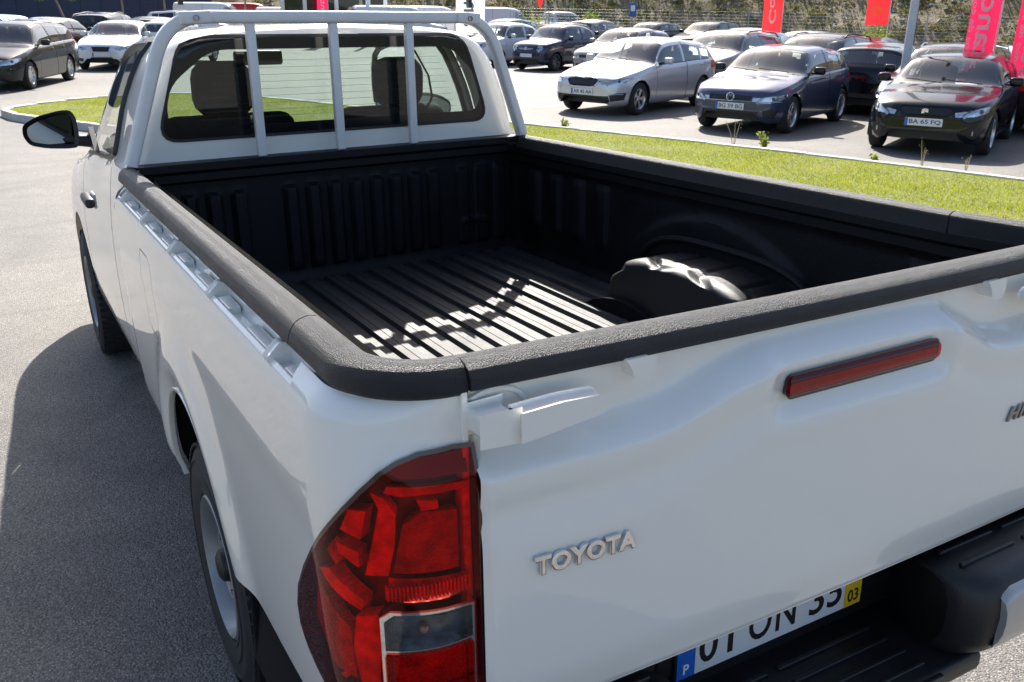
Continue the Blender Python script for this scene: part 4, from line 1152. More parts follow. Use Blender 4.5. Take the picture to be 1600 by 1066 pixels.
me = bpy.data.meshes.new('lawn_grass'); me.vertices.add(3 * n); me.vertices.foreach_set('co', Vb.reshape(-1)); me.loops.add(3 * n); me.loops.foreach_set('vertex_index', np.arange(3 * n))
me.polygons.add(n); me.polygons.foreach_set('loop_start', np.arange(0, 3 * n, 3)); me.polygons.foreach_set('loop_total', np.full(n, 3)); me.update(); me.validate()
me.materials.append(GRASS); lawn = link(bpy.data.objects.new('lawn_grass', me)); tag(lawn, 'short bright green lawn grass growing on the kerbed island behind the truck', 'grass', kind='stuff')

# ------------------------------------------------------------------ parked vehicle types
def grow(sp, name='car'): pass
def paint(name, col, metal=.0, rough=.35, coat=1.0): return mat(name, col, rough=rough, metal=metal, coat=coat, spec=.12)
def car_type(sp, head=None, grille=None, intake=None, tail=None, fog=None, plate_z=.45, rail=False, chrome=None, steps=20, arches=True):
    """returns a root with all parts, in a hidden collection-free state; the first placed copy is the root itself"""
    bm, st = loft(sp); T = bm.faces.layers.int['t']
    r = sp['r']; wb = sp['wb']
    if arches:
        for sgn in (-1, 1):
            for yy in (0, -wb):
                cut(bm, circle_poly(yy, r, r + .050, steps), 8, ax=(1, 2), filt=lambda f, s=sgn: f.calc_center_median().x * s > .35 * 1 and f.calc_center_median().z < .95)
    fr = lambda f: f.calc_center_median().y > sp['fo'] - .55 and f.normal.y > .12
    bk = lambda f: f.calc_center_median().y < sp['fo'] - sp['L'] + .50 and f.normal.y < -.10
    def sym(poly): return [poly, [(-a, b) for a, b in reversed(poly)]]
    if grille: cut(bm, grille, 101, (0, 2), fr, only=(0,))
    if intake: cut(bm, intake, 102, (0, 2), fr, only=(0,))
    if head:
        for i, p in enumerate(sym(head)): cut(bm, p, 103 + i, (0, 2), lambda f: f.calc_center_median().y > sp['fo'] - .75 and f.normal.y > .02, only=(0,))
    if fog:
        for i, p in enumerate(sym(fog)): cut(bm, p, 107 + i, (0, 2), fr, only=(0,))
    if tail:
        for i, p in enumerate(sym(tail)): cut(bm, p, 105 + i, (0, 2), bk, only=(0, 3))
    bm.normal_update()
    root = empty(sp['name'])
    P = sp['paint']
    body = pull(bm, (0, 3), 'body', P, root)
    pull(bm, (60,), 'door_gap', SEAM, body, off=-.006)
    pull(bm, (1,), 'windscreen', GLASSC, root, off=-.003)
    if sp.get('rw'): pull(bm, (2,), 'rear_window', GLASSD if sp.get('priv') else GLASSC, root, off=-.003)
    nd = len(sp['doors'])
    for side in (0, 1):
        for i in range(len(sp['side'])):
            pull(bm, (10 + i + 10 * side,), 'side_window', GLASSD if (sp.get('priv') and i > 0) else GLASSC, root, off=-.004)
        for i in range(nd):
            d = pull(bm, (40 + i + 10 * side,), 'door', P, root, rim=-.02)
            if d is None: continue
            a, b = sp['doors'][i]; sg = -1 if side == 0 else 1
            u = b - .16; sec = section(sp, u); q = sec[IDX[4]]
            G().box((sg * (q[0] + .012), sp['fo'] - u, q[1] - .055), (.022, .15, .026), r=.008, bevel=2).out('door_handle', sp.get('handle', P), d)
    GR = BLACK
    if grille:
        g_ = pull(bm, (101,), 'grille', BLACK, root, off=-.012, rim=0)
        zs_ = [p[1] for p in grille]; xs2 = [abs(p[0]) for p in grille]
    if intake: pull(bm, (102,), 'lower_intake', BLACK, root, off=-.015, rim=0)
    for i in range(2):
        if head:
            h_ = pull(bm, (103 + i,), 'headlight', LENS, root, off=.002)
            if h_ is not None:
                pull(bm, (103 + i,), 'lamp_reflector', REFL, h_, off=-.035, rim=0)
                sg = 1 if i == 0 else -1; cx = sum(p[0] for p in head) / len(head); cz = sum(p[1] for p in head) / len(head)
                vv = [v.co for v in h_.data.vertices]; cy = sum(v.y for v in vv) / len(vv)
                for k_ in (-.07, .07):
                    G().lathe([(.0, .0), (.004, .024), (-.012, .032), (-.03, .034)], n=14, axis='z').out('lamp_projector', GLOSSB, h_).matrix_local = Matrix.Translation((sg * (cx + k_ * 1.0), cy - .005 - abs(k_) * 0 - (.05 if k_ > 0 else -.02), cz)) @ Matrix.Rotation(-PI / 2, 4, 'X')
        if tail: pull(bm, (105 + i,), 'tail_light', REDS, root, off=.004)
        if fog: pull(bm, (107 + i,), 'fog_light_housing', BLACK, root, off=-.006, rim=0)
    # wheel arch liners and underbody
    g = G(); wmx = sp['w']
    for sg in (-1, 1):
        for yy in (0, -wb):
            pr = [(yy + (r + .056) * cos(t), r + (r + .056) * sin(t)) for t in np.linspace(-.3, PI + .3, 16)]
            n0 = len(g.v); v = []
            for a, b in pr: v += [(sg * wmx * .965, a, b), (sg * (wmx - .30), a, b)]
            g.add(v, [(2 * i, 2 * i + 1, 2 * i + 3, 2 * i + 2) for i in range(15)]); g.add([(sg * (wmx - .30), a, b) for a, b in pr], [tuple(range(16))])
    g.box((0, -wb / 2, .30), (1.05, wb + 1.0, .16)); g.box((0, -wb / 2, .27), (2 * wmx - .16, wb - 2 * r - .22, .12))
    g.out('underbody', BLACK, root, smooth=False)
    for sg in (-1, 1):
        for yy in (0, -wb): add_wheel(root, (sg * (wmx - .125), yy, r), sg, r, sp.get('wstyle', 'alloy'), sp.get('spokes', 5), sp.get('wm', ALLOY), w_=.20, rr_=r * .64)
    # cabin
    uc = sp['ws'][0]; fl = sp['Kf'](uc + .6) ; G().box((0, sp['fo'] - (uc + sp['uend']) / 2 - .1, .42), (1.4, sp['uend'] - uc, .08)).out('cabin_floor', INTER, root, smooth=False)
    G().box((0, sp['fo'] - uc - .30, float(fl) - .06), (1.36, .50, .20), r=.05, bevel=2).out('dashboard', INTER, root)
    for sx in (-.36, .36):
        for k, uu in enumerate([uc + 1.32] + ([uc + 2.12] if sp['uend'] > 3.2 else [])):
            s = G().box((sx, sp['fo'] - uu, .88), (.46, .14, .62), r=.05, rot=Euler((-.25 * -1, 0, 0)), bevel=2)
            s.box((sx, sp['fo'] - uu - .07, min(1.27, sp['H'] - .24)), (.25, .09, .17), r=.035, bevel=2).out('seat', FABRIC, root)
    pq = G().box((-.30, sp['fo'] - uc - .20, float(fl) + .047), (.30, .21, .004), rot=Euler((-.06, 0, .2))); pq.out('paper_sheet', TRIMW, root, smooth=False)
    # door mirrors
    ua = sp['side'][0][0] + .16; sec = section(sp, ua); q = sec[IDX[5]]
    for sg in (-1, 1):
        g = G().box((sg * (q[0] + .155), sp['fo'] - ua - .05, q[1] + .075), (.20, .11, .135), r=.042, bevel=3)
        mo = g.out('door_mirror', sp.get('mirror', P), root)
        G().box((sg * (q[0] + .045), sp['fo'] - ua - .04, q[1] + .035), (.10, .06, .035), r=.012, bevel=2).out('mirror_arm', BLACK, mo)
    if rail:
        for sg in (-1, 1):
            pp = []
            for u in np.linspace(sp['uroof'] + .15, sp['uend'] - .25, 12):
                q = section(sp, u)[IDX[7]]; e = min(u - sp['uroof'] - .15, sp['uend'] - .25 - u); pp.append((sg * (q[0] - .035), sp['fo'] - u, q[1] + .028 + .04 * float(smooth01(e / .15))))
            G().tube(pp, .015, 8).out('roof_rail', chrome or BLACK, root)
    # window trim line along the belt
    for sg in (-1, 1):
        pp = []
        for u in np.linspace(sp['side'][0][0], sp['side'][-1][1], 16):
            q = section(sp, u)[IDX[5]]; bf = sp.get('bow', (.10, .06)); b_ = bf[0] * float(smooth01((sp['uroof'] + .3 - u) / 1.2)) - bf[1] * float(smooth01((u - sp['L'] * .62) / 1.0))
            pp.append((sg * (q[0] + .004), sp['fo'] - u - b_ * (q[0] / sp['w']) ** 2, q[1] + .0))
        G().tube(pp, .009, 6).out('window_trim', sp.get('trim', BLACK), root)
    # wipers
    g = G()
    for x0, x1 in ((-.55, .02), (.02, .55)):
        T0 = float(sp['Tf'](uc + .05)); g.tube([(x0, sp['fo'] - uc + .02 - .10 * (x0 / sp['w']) ** 2 - .02, T0 + .01), (x1, sp['fo'] - uc - .07, T0 + .055)], .008, 6)
    g.out('wiper', BLACK, root)
    bm.free(); root['_plate_z'] = plate_z
    return root, body
from mathutils.bvhtree import BVHTree
def nose_y(root, body, pts, front=True):
    src = [body] + [c for c in root.children if c.type == 'MESH' and c.name.split('.')[0] in ('grille', 'lower_intake', 'headlight', 'fog_light_housing')]
    trees = [BVHTree.FromPolygons([v.co.copy() for v in s.data.vertices], [tuple(q.vertices) for q in s.data.polygons]) for s in src]; s = 1 if front else -1; out = []
    for x, z in pts:
        hs = [t.ray_cast(Vector((x, 6 * s, z)), Vector((0, -s, 0)))[0] for t in trees]; hs = [h.y for h in hs if h is not None]
        out.append((max(hs) if front else min(hs)) if hs else None)
    return out
def plate_on(root, body, txt, z, w_=.52, front=True, y_bias=.012, blue=True):
    """a number plate with its lettering on the nose of a car"""
    ys = [q for q in nose_y(root, body, [(a, z + b) for a in (-.24, -.12, 0, .12, .24) for b in (-.05, 0, .05)], front) if q is not None]
    y = (max(ys) if front else min(ys)) + (y_bias if front else -y_bias); s = 1 if front else -1
    pl = G().box((0, y, z), (w_, .010, .112), r=.002, bevel=1).out('number_plate', PLATEW, root, smooth=False)
    if blue: G().box((s * (w_ / 2 - .022), y + s * .0055, z), (.042, .003, .108)).out('plate_band', PLATEB, pl, smooth=False)
    if txt:
        v, f = fit_text(txt, w_ - .085, .070, .5, .012); zm = max(abs(v[:, 2]))
        # viewed from the front, the reader's right is -x
        V = [((-s) * (a - (w_ - .085) / 2) + (-s) * .018, y + s * (.0055 + .001 * (c / zm * .5 + .5)), z - .035 + b) for a, b, c in v]
        mesh_obj('plate_lettering', V, f, INK, pl, smooth=False)
    return pl, y

def spec_hatch(L=4.362, H=1.471, w_=.8965, fo=.85, wb=2.649, r=.32, uc=1.22, ur=2.0, hood=.98, tailu=.45, name='hatchback_car', **k):
    s = dict(name=name, L=L, H=H, w=w_, fo=fo, wb=wb, r=r, uroof=ur, uend=L - .10, priv=True,
        T=[(0, .60), (.025, .68), (.08, .745), (.22, .80), (.55, .875), (.9, hood - .045), (uc, hood), (ur, H - .055), (ur + .4, H - .012), (ur + .8, H), (L - 1.1, H - .045), (L - tailu, H - .10), (L - tailu + .03, H - .13), (L - .12, 1.02), (L - .05, .95), (L - .012, .80), (L, .68)],
        K=[(0, .52), (.025, .60), (.08, .665), (.22, .72), (.55, .79), (.9, .86), (uc, .92), (ur, .945), (L - 1.2, .985), (L - .45, 1.0), (L - .12, .96), (L - .05, .89), (L - .012, .74), (L, .62)],
        W=[(0, .50), (.025, .60), (.08, .70), (.22, .79), (.5, .865), (.85, w_), (L - .8, w_), (L - .35, w_ * .965), (L - .12, w_ * .90), (L - .03, w_ * .80), (L, w_ * .70)],
        B=[(0, .36), (.03, .26), (.1, .21), (.4, .19), (L - .4, .20), (L - .05, .27), (L, .36)],
        ws=(uc + .04, ur - .05), rw=(L - tailu + .05, L - .16), side=[(uc + .30, uc + 1.48), (uc + 1.56, uc + 2.32), (uc + 2.37, L - .55)], doors=[(uc + .16, uc + 1.50), (uc + 1.525, uc + 2.36)])
    s.update(k)
    s['cuts'] = sorted(set([q for p in (s['side'] + s['doors'] + [s['ws']] + ([s['rw']] if s['rw'] else [])) for q in p] + [q for a, b in s['doors'] for q in (a - .012, b + .012)]))
    return s
SILVER = paint('silver_paint', (.56, .57, .60), metal=.55, rough=.34)
BLUEG = paint('blue_grey_paint', (.045, .058, .115), metal=.35, rough=.32)
BLACKP = paint('black_paint', (.004, .006, .010), rough=.22, coat=.6)
DARKG = paint('dark_grey_paint', (.010, .013, .015), metal=.0, rough=.30, coat=.6)
NAVY = paint('navy_paint', (.012, .020, .048), metal=.2, rough=.28)
WHITEP = paint('plain_white_paint', (.72, .73, .74), rough=.35)
PEARL = paint('pearl_silver_paint', (.62, .65, .68), metal=.4, rough=.34)
TEAL = paint('teal_paint', (.05, .13, .14), metal=.3)
PURPLE = paint('aubergine_paint', (.045, .020, .035), metal=.4)
BLUES = paint('ice_blue_paint', (.34, .40, .52), metal=.5)
REDP = paint('red_paint', (.42, .02, .025))
BROWN = paint('bronze_paint', (.30, .27, .24), metal=.5)

# 1 silver hatchback
A, Ab = car_type(spec_hatch(priv=False, paint=SILVER, spokes=5, wstyle='split', side=[(1.52, 2.62), (2.70, 3.42), (3.50, 3.84)]),
    head=[(.36, .685), (.55, .70), (.76, .735), (.84, .74), (.80, .655), (.66, .610), (.46, .615)],
    grille=[(-.34, .715), (-.20, .735), (0, .728), (.20, .735), (.34, .715), (.37, .67), (.29, .570), (.20, .555), (-.20, .555), (-.29, .570), (-.37, .67)],
    intake=[(-.60, .40), (-.40, .395), (.40, .395), (.60, .40), (.62, .29), (.54, .245), (-.54, .245), (-.62, .29)],
    fog=[(.61, .42), (.72, .455), (.82, .46), (.80, .32), (.66, .295), (.625, .295)], tail=[(.50, .95), (.86, .98), (.86, .82), (.56, .80)])
pl, gy_ = plate_on(A, Ab, 'AR 45 AA', .462)
def ring_on(root, body, pts, rad, m, name, z_off=0):
    """bead that follows the nose of a car"""
    from mathutils.bvhtree import BVHTree
    tr = []
    src = [body] + [c for c in root.children if c.type == 'MESH' and any(c.name.startswith(q) for q in ('grille', 'lower_intake', 'headlight', 'fog_light'))]
    trees = [BVHTree.FromPolygons([v.co.copy() for v in s.data.vertices], [tuple(p.vertices) for p in s.data.polygons]) for s in src]
    out = []
    for x, z in pts:
        best = None
        for t in trees:
            h = t.ray_cast(Vector((x, 3, z)), Vector((0, -1, 0)))
            if h[0] is not None and (best is None or h[0].y > best): best = h[0].y
        if best is not None: out.append((x, best + .004, z))
    if len(out) > 1: return G().tube(out, rad, 6).out(name, m, root)
dens = lambda p, k=5: [tuple(np.array(p[i]) + (np.array(p[i + 1]) - np.array(p[i])) * j / k) for i in range(len(p) - 1) for j in range(k)] + [p[-1]]
ring_on(A, Ab, dens([(-.34, .715), (-.20, .735), (0, .728), (.20, .735), (.34, .715), (.37, .67), (.29, .570), (.20, .555), (-.20, .555), (-.29, .570), (-.37, .67), (-.34, .715)]), .011, CHROME, 'grille_surround')
for i in range(13): ring_on(A, Ab, [(-.27 + .045 * i, .575), (-.27 + .045 * i, .715)], .005, GLOSSB, 'grille_slat')
ring_on(A, Ab, [(.045 * cos(t), .775 + .045 * sin(t)) for t in np.linspace(0, 2 * PI, 15)], .008, CHROME, 'bonnet_emblem')
ring_on(A, Ab, [(-.02, .765), (.0, .775), (.025, .785)], .008, CHROME, 'bonnet_emblem')
for s_ in (-1, 1): ring_on(A, Ab, dens([(s_ * .60, .415), (s_ * .70, .43), (s_ * .79, .435)], 4), .010, ALLOY, 'fog_strip')
# 2 blue-grey hatchback
B_, Bb = car_type(spec_hatch(priv=False, L=4.074, H=1.451, w_=.8755, fo=.80, wb=2.56, uc=1.10, ur=1.88, hood=.96, tailu=.42, paint=BLUEG, spokes=5, wstyle='split', mirror=BLACKP, side=[(1.40, 2.46), (2.53, 3.22), (3.28, 3.56)], doors=[(1.25, 2.49), (2.515, 3.24)]),
    head=[(.40, .625), (.56, .630), (.78, .670), (.83, .680), (.81, .60), (.70, .545), (.50, .545), (.40, .57)],
    grille=[(-.385, .655), (.385, .655), (.385, .575), (-.385, .575)], intake=[(-.50, .40), (.50, .40), (.54, .25), (.46, .215), (-.46, .215), (-.54, .25)],
    fog=[(.58, .42), (.70, .44), (.78, .42), (.74, .28), (.60, .30)], tail=[(.45, .92), (.84, .95), (.84, .79), (.52, .78)])
plate_on(B_, Bb, 'BG 59 BG', .470)
ring_on(B_, Bb, dens([(-.80, .562), (-.40, .560), (.40, .560), (.80, .562)], 8), .006, CHROME, 'grille_line')
em = ring_on(B_, Bb, [(.068 * cos(t), .625 + .068 * sin(t)) for t in np.linspace(0, 2 * PI, 21)], .008, CHROME, 'grille_emblem')
ring_on(B_, Bb, [(-.032, .680), (0, .632), (.032, .680)], .0065, CHROME, 'grille_emblem')
ring_on(B_, Bb, [(-.052, .655), (-.026, .580), (0, .625), (.026, .580), (.052, .655)], .0065, CHROME, 'grille_emblem')
# 3 black hatchback
C_, Cb = car_type(spec_hatch(priv=False, L=4.059, H=1.444, w_=.89, fo=.80, wb=2.564, uc=1.12, ur=1.86, hood=.955, tailu=.42, paint=BLACKP, spokes=7, wstyle='alloy', handle=BLACKP, side=[(1.42, 2.46), (2.53, 3.20), (3.27, 3.52)], doors=[(1.26, 2.49), (2.515, 3.22)]),
    head=[(.40, .640), (.58, .675), (.80, .735), (.84, .73), (.80, .65), (.68, .595), (.42, .58)],
    grille=[(-.34, .715), (.34, .715), (.36, .66), (.25, .575), (-.25, .575), (-.36, .66)], intake=[(-.46, .37), (.46, .37), (.52, .24), (.44, .20), (-.44, .20), (-.52, .24)],
    fog=[(.60, .42), (.72, .45), (.80, .42), (.70, .27), (.60, .30)], tail=[(.45, .92), (.84, .95), (.84, .79), (.52, .78)])
plate_on(C_, Cb, 'BA 65 FQ', .490)
v, f = fit_text('S', .095, .085, .5, .09); zm = max(abs(v[:, 2])); yy_ = nose_y(C_, Cb, [(0.01, .64)])[0]
mesh_obj('grille_emblem', [(-(a - .047), yy_ + .004 + .008 * (c / zm * .5 + .5), .600 + b) for a, b, c in v], f, CHROME, C_, smooth=False)
for s_ in (-1, 1): ring_on(C_, Cb, [(s_ * .66, .33), (s_ * .66, .39)], .012, ALLOY, 'fog_lamp')
# 4 dark estate
E_, Eb = car_type(spec_hatch(name='estate_car', L=4.774, H=1.517, w_=.91, fo=.93, wb=2.709, uc=1.30, ur=2.05, hood=1.0, tailu=.30, paint=DARKG, spokes=9, side=[(1.60, 2.66), (2.74, 3.46), (3.54, 4.30)], doors=[(1.44, 2.69), (2.715, 3.50)], trim=CHROME),
    head=[(.42, .68), (.60, .72), (.82, .75), (.84, .68), (.76, .60), (.50, .58)], grille=[(-.30, .73), (.30, .73), (.26, .52), (-.26, .52)],
    intake=[(-.55, .36), (.55, .36), (.52, .26), (-.52, .26)], tail=[(.5, 1.0), (.86, 1.02), (.86, .80), (.55, .80)], rail=True, chrome=CHROME)
plate_on(E_, Eb, None, .46)
# 5 pearl saloon
def spec_sedan(L=4.58, H=1.425, w_=.90, fo=.83, wb=2.73, **k):
    s = spec_hatch(L=L, H=H, w_=w_, fo=fo, wb=wb, uc=1.26, ur=2.06, hood=.97, name='saloon_car')
    s['T'] = s['T'][:9] + [(2.85, H), (3.2, H - .05), (3.95, 1.08), (4.2, 1.06), (L - .10, 1.03), (L - .04, .92), (L - .01, .8), (L, .68)]
    s['K'] = [(0, .52), (.025, .60), (.08, .665), (.22, .72), (.55, .79), (.9, .86), (1.26, .92), (2.0, .945), (3.4, .97), (4.2, .98), (L - .10, .95), (L - .04, .86), (L - .01, .72), (L, .60)]
    s['rw'] = (3.25, 3.86); s['side'] = [(1.56, 2.52), (2.60, 3.50)]; s['doors'] = [(1.42, 2.55), (2.575, 3.42)]; s['uend'] = 3.6; s['priv'] = False
    s.update(k); s['cuts'] = sorted(set([q for p in (s['side'] + s['doors'] + [s['ws']] + [s['rw']]) for q in p] + [q for a, b in s['doors'] for q in (a - .012, b + .012)]))
    return s
D_, Db = car_type(spec_sedan(paint=PEARL, spokes=5), head=[(.40, .665), (.62, .70), (.82, .72), (.80, .64), (.62, .60), (.42, .60)],
    grille=[(-.27, .70), (.27, .70), (.22, .56), (-.22, .56)], intake=[(-.30, .40), (.30, .40), (.42, .27), (-.42, .27)], fog=[(.52, .36), (.72, .38), (.70, .28), (.56, .27)], tail=[(.5, .93), (.86, .95), (.86, .78), (.55, .78)])
plate_on(D_, Db, None, .475)
# 6 tiny round city car
def spec_mini(**k):
    s = spec_hatch(L=3.571, H=1.488, w_=.8135, fo=.70, wb=2.30, r=.29, uc=.86, ur=1.52, hood=1.0, tailu=.50, name='small_city_car', wm=ALLOYD)
    s['T'] = [(0, .62), (.02, .70), (.06, .78), (.18, .88), (.45, .95), (.86, 1.0), (1.50, 1.43), (1.85, 1.48), (2.2, 1.485), (2.8, 1.42), (3.05, 1.33), (3.35, 1.05), (3.45, .95), (3.55, .75), (3.571, .62)]
    s['K'] = [(0, .54), (.02, .62), (.06, .70), (.18, .80), (.45, .87), (.86, .93), (2.4, .97), (3.0, .98), (3.35, .93), (3.45, .86), (3.55, .68), (3.571, .56)]
    s['W'] = [(0, .46), (.02, .55), (.06, .63), (.18, .73), (.4, .79), (.7, .8135), (2.9, .8135), (3.3, .76), (3.5, .66), (3.571, .56)]
    s['rw'] = (3.06, 3.33); s['side'] = [(1.14, 2.22), (2.32, 2.86)]; s['doors'] = [(1.0, 2.26)]; s['priv'] = False; s['uend'] = 3.3
    s.update(k); s['cuts'] = sorted(set([q for p in (s['side'] + s['doors'] + [s['ws']] + [s['rw']]) for q in p] + [q for a, b in s['doors'] for q in (a - .012, b + .012)]))
    return s
M_, Mb = car_type(spec_mini(paint=NAVY, spokes=7), head=[(.515 + .105 * cos(t), .735 + .105 * sin(t)) for t in np.linspace(0, 2 * PI, 15)[:-1]], intake=[(-.50, .40), (.50, .40), (.54, .30), (.46, .25), (-.46, .25), (-.54, .30)],
    fog=[(.51 + .055 * cos(t), .545 + .055 * sin(t)) for t in np.linspace(0, 2 * PI, 11)[:-1]], tail=[(.52, .95), (.74, .95), (.74, .72), (.56, .72)])
plate_on(M_, Mb, None, .50)
ring_on(M_, Mb, dens([(-.30, .72), (.30, .72)], 8), .010, CHROME, 'nose_bar'); ring_on(M_, Mb, dens([(-.24, .69), (.24, .69)], 8), .006, CHROME, 'nose_bar')
ring_on(M_, Mb, [(.045 * cos(t), .72 + .045 * sin(t)) for t in np.linspace(0, 2 * PI, 15)], .010, CHROME, 'nose_emblem')
# 7 tall crossover
U_, Ub = car_type(spec_hatch(name='crossover_car', L=4.40, H=1.56, w_=.915, fo=.86, wb=2.65, r=.345, uc=1.18, ur=1.98, hood=1.08, tailu=.40, paint=DARKG, spokes=5, wm=ALLOYD,
    K=[(0, .62), (.025, .70), (.08, .77), (.22, .83), (.55, .90), (.9, .96), (1.18, 1.01), (2.0, 1.04), (3.2, 1.07), (3.95, 1.09), (4.28, 1.05), (4.35, .97), (4.39, .80), (4.40, .66)],
    T=[(0, .70), (.025, .79), (.08, .86), (.22, .92), (.55, .985), (.9, 1.04), (1.18, 1.08), (1.98, 1.50), (2.38, 1.548), (2.8, 1.56), (3.3, 1.52), (4.0, 1.45), (4.03, 1.42), (4.28, 1.10), (4.35, 1.03), (4.39, .88), (4.40, .74)]),
    head=[(.44, .80), (.62, .82), (.82, .85), (.84, .79), (.74, .73), (.48, .73)], grille=[(-.38, .82), (.38, .82), (.34, .62), (-.34, .62)], intake=[(-.5, .46), (.5, .46), (.5, .30), (-.5, .30)],
    tail=[(.48, 1.04), (.86, 1.07), (.86, .88), (.56, .86)], rail=True)
plate_on(U_, Ub, None, .54)
# 8 panel van
def spec_van(**k):
    s = dict(name='panel_van', L=5.0, H=1.97, w=.96, fo=.90, wb=3.1, r=.335, uroof=1.75, uend=4.9, priv=True, tumb=.16, crown=.12,
        T=[(0, .68), (.03, .80), (.10, .90), (.4, 1.02), (.75, 1.10), (1.0, 1.16), (1.75, 1.86), (2.1, 1.94), (2.6, 1.97), (4.85, 1.95), (4.95, 1.90), (5.0, 1.80)],
        K=[(0, .60), (.03, .72), (.10, .80), (.4, .92), (.75, 1.0), (1.0, 1.05), (1.8, 1.10), (4.9, 1.10), (5.0, 1.05)],
        W=[(0, .60), (.03, .72), (.10, .80), (.4, .90), (.8, .96), (4.8, .96), (4.95, .94), (5.0, .90)],
        B=[(0, .36), (.05, .24), (.3, .20), (4.8, .22), (5.0, .34)], ws=(1.03, 1.72), rw=None, side=[(1.28, 2.05)], doors=[(1.22, 2.12), (2.3, 3.3)])
    s.update(k); s['cuts'] = [1.03, 1.72, 1.28, 2.05, 1.22, 2.12, 1.208, 2.132, 2.3, 3.3, 2.288, 3.312]
    return s
V_, Vb_ = car_type(spec_van(paint=WHITEP, wstyle='steel'), head=[(.46, .90), (.66, .95), (.84, 1.0), (.84, .86), (.70, .76), (.48, .76)], grille=[(-.38, .84), (.38, .84), (.36, .66), (-.36, .66)], intake=[(-.5, .5), (.5, .5), (.46, .34), (-.46, .34)], tail=[(.80, 1.3), (.90, 1.3), (.90, .8), (.80, .8)])
# 9 double cab pickup
P_, Pb_ = car_type(spec_hatch(name='double_cab_pickup', L=5.2, H=1.78, w_=.91, fo=.95, wb=3.1, r=.37, uc=1.35, ur=2.05, hood=1.18, paint=SILVER,
    T=[(0, .80), (.03, .92), (.10, 1.0), (.4, 1.08), (.9, 1.14), (1.35, 1.18), (2.05, 1.70), (2.4, 1.77), (3.0, 1.78), (3.5, 1.74), (3.56, 1.66), (3.70, 1.20), (3.74, 1.16), (5.15, 1.16), (5.19, 1.10), (5.2, .9)],
    K=[(0, .70), (.03, .82), (.10, .90), (.4, .98), (.9, 1.04), (1.35, 1.08), (3.5, 1.13), (3.7, 1.12), (5.15, 1.12), (5.2, .82)],
    W=[(0, .60), (.03, .74), (.10, .82), (.4, .89), (.85, .91), (4.9, .91), (5.15, .89), (5.2, .84)], B=[(0, .5), (.05, .4), (.4, .38), (5.1, .42), (5.2, .5)],
    rw=(3.54, 3.68), side=[(1.66, 2.5), (2.58, 3.34)], doors=[(1.5, 2.53), (2.555, 3.40)], uend=3.5, priv=False),
    head=[(.5, .98), (.82, 1.0), (.84, .84), (.55, .84)], grille=[(-.42, .98), (.42, .98), (.40, .74), (-.40, .74)], tail=[(.8, 1.1), (.9, 1.1), (.9, .8), (.8, .8)])

used = set()
def place(src, pos, a, label, cat, pnt=None, group=None, centre=True, tilt=True, scale=1.0, keep=None):
    root, body = src
    if root.name in used:
        o = copy_tree(root)
        if pnt is not None:
            for ch in o.children:
                if ch.type == 'MESH' and ch.name.split('.')[0] in ('body', 'door', 'door_mirror'):
                    for sl_ in ch.material_slots: sl_.link = 'OBJECT'; sl_.material = pnt
                    for g2 in ch.children:
                        if g2.name.startswith('door_handle'):
                            g2.material_slots[0].link = 'OBJECT'; g2.material_slots[0].material = pnt
    else: o = root; used.add(root.name)
    for c in list(o.children):
        if keep is not None and c.name.split('.')[0] in keep: bpy.data.objects.remove(c)
    x, y = pos
    f = Vector((sin(a), cos(a)))
    if centre: x += f.x * 1.28; y += f.y * 1.28
    # stand on the slope
    e = .5; gxs = float(TZ(x + e, y) - TZ(x - e, y)); gys = float(TZ(x, y + e) - TZ(x, y - e)); n = Vector((-gxs, -gys, 1)).normalized()
    fw = Vector((f.x, f.y, 0)); fw = (fw - n * fw.dot(n)).normalized(); rt = fw.cross(n)
    o.matrix_world = Matrix(((rt.x, fw.x, n.x, x), (rt.y, fw.y, n.y, y), (rt.z, fw.z, n.z, float(TZ(x, y))), (0, 0, 0, 1)))
    o.scale = (scale,) * 3
    return tag(o, label, cat, group)
GF = 'cars parked in rows across the lot'
place((A, Ab), (10.06, 14.96), 4.334, 'silver hatchback with plate AR 45 AA and a bright sunlit bonnet', 'car', centre=False, group=GF)
place((B_, Bb), (10.77, 11.50), 4.308, 'blue-grey hatchback with plate BG 59 BG between silver and black hatchbacks', 'car', centre=False, group=GF)
place((C_, Cb), (11.46, 8.20), 4.244, 'black hatchback with plate BA 65 FQ beyond the lawn, nearest on the right', 'car', centre=False, group=GF)
place((E_, Eb), (-.88, 24.52), 3.5425, 'dark estate car with chrome roof rails parked above the truck mirror', 'car', centre=False, group=GF)
place((D_, Db), (2.45, 30.7), 3.54, 'pearl silver saloon beside the dark estate car, left of the truck cab', 'car', centre=False, group=GF)
place((M_, Mb), (15.49, 26.61), 4.337, 'tiny navy blue city car with round headlights and chrome nose bar', 'car', centre=False, group=GF)
place((M_, Mb), (14.70, 29.15), 4.337, 'tiny white city car half hidden behind the truck cab corner', 'car', WHITEP, centre=False, group=GF)
place((U_, Ub), (16.35, 15.15), 4.32, 'dark crossover with roof rails rising just behind the blue-grey hatchback', 'car', group=GF)
place((C_, Cb), (16.3, 13.05), 1.17, 'black hatchback seen from behind, just left of the lamp post', 'car', group=GF)
place((U_, Ub), (15.75, 17.75), 4.33, 'bronze crossover between the silver and blue-grey hatchbacks', 'car', BROWN, group=GF)
place((A, Ab), (20.0, 20.6), 1.19, 'white hatchback seen from behind, roof just below the Cofidis banner', 'car', WHITEP, group=GF)
place((D_, Db), (22.6, 21.6), 4.33, 'silver saloon roof just right of the Cofidis banner', 'car', SILVER, group=GF)
place((B_, Bb), (19.6, 16.2), 1.2, 'grey hatchback whose roof shows over the black rear-facing hatchback', 'car', DARKG, group=GF)
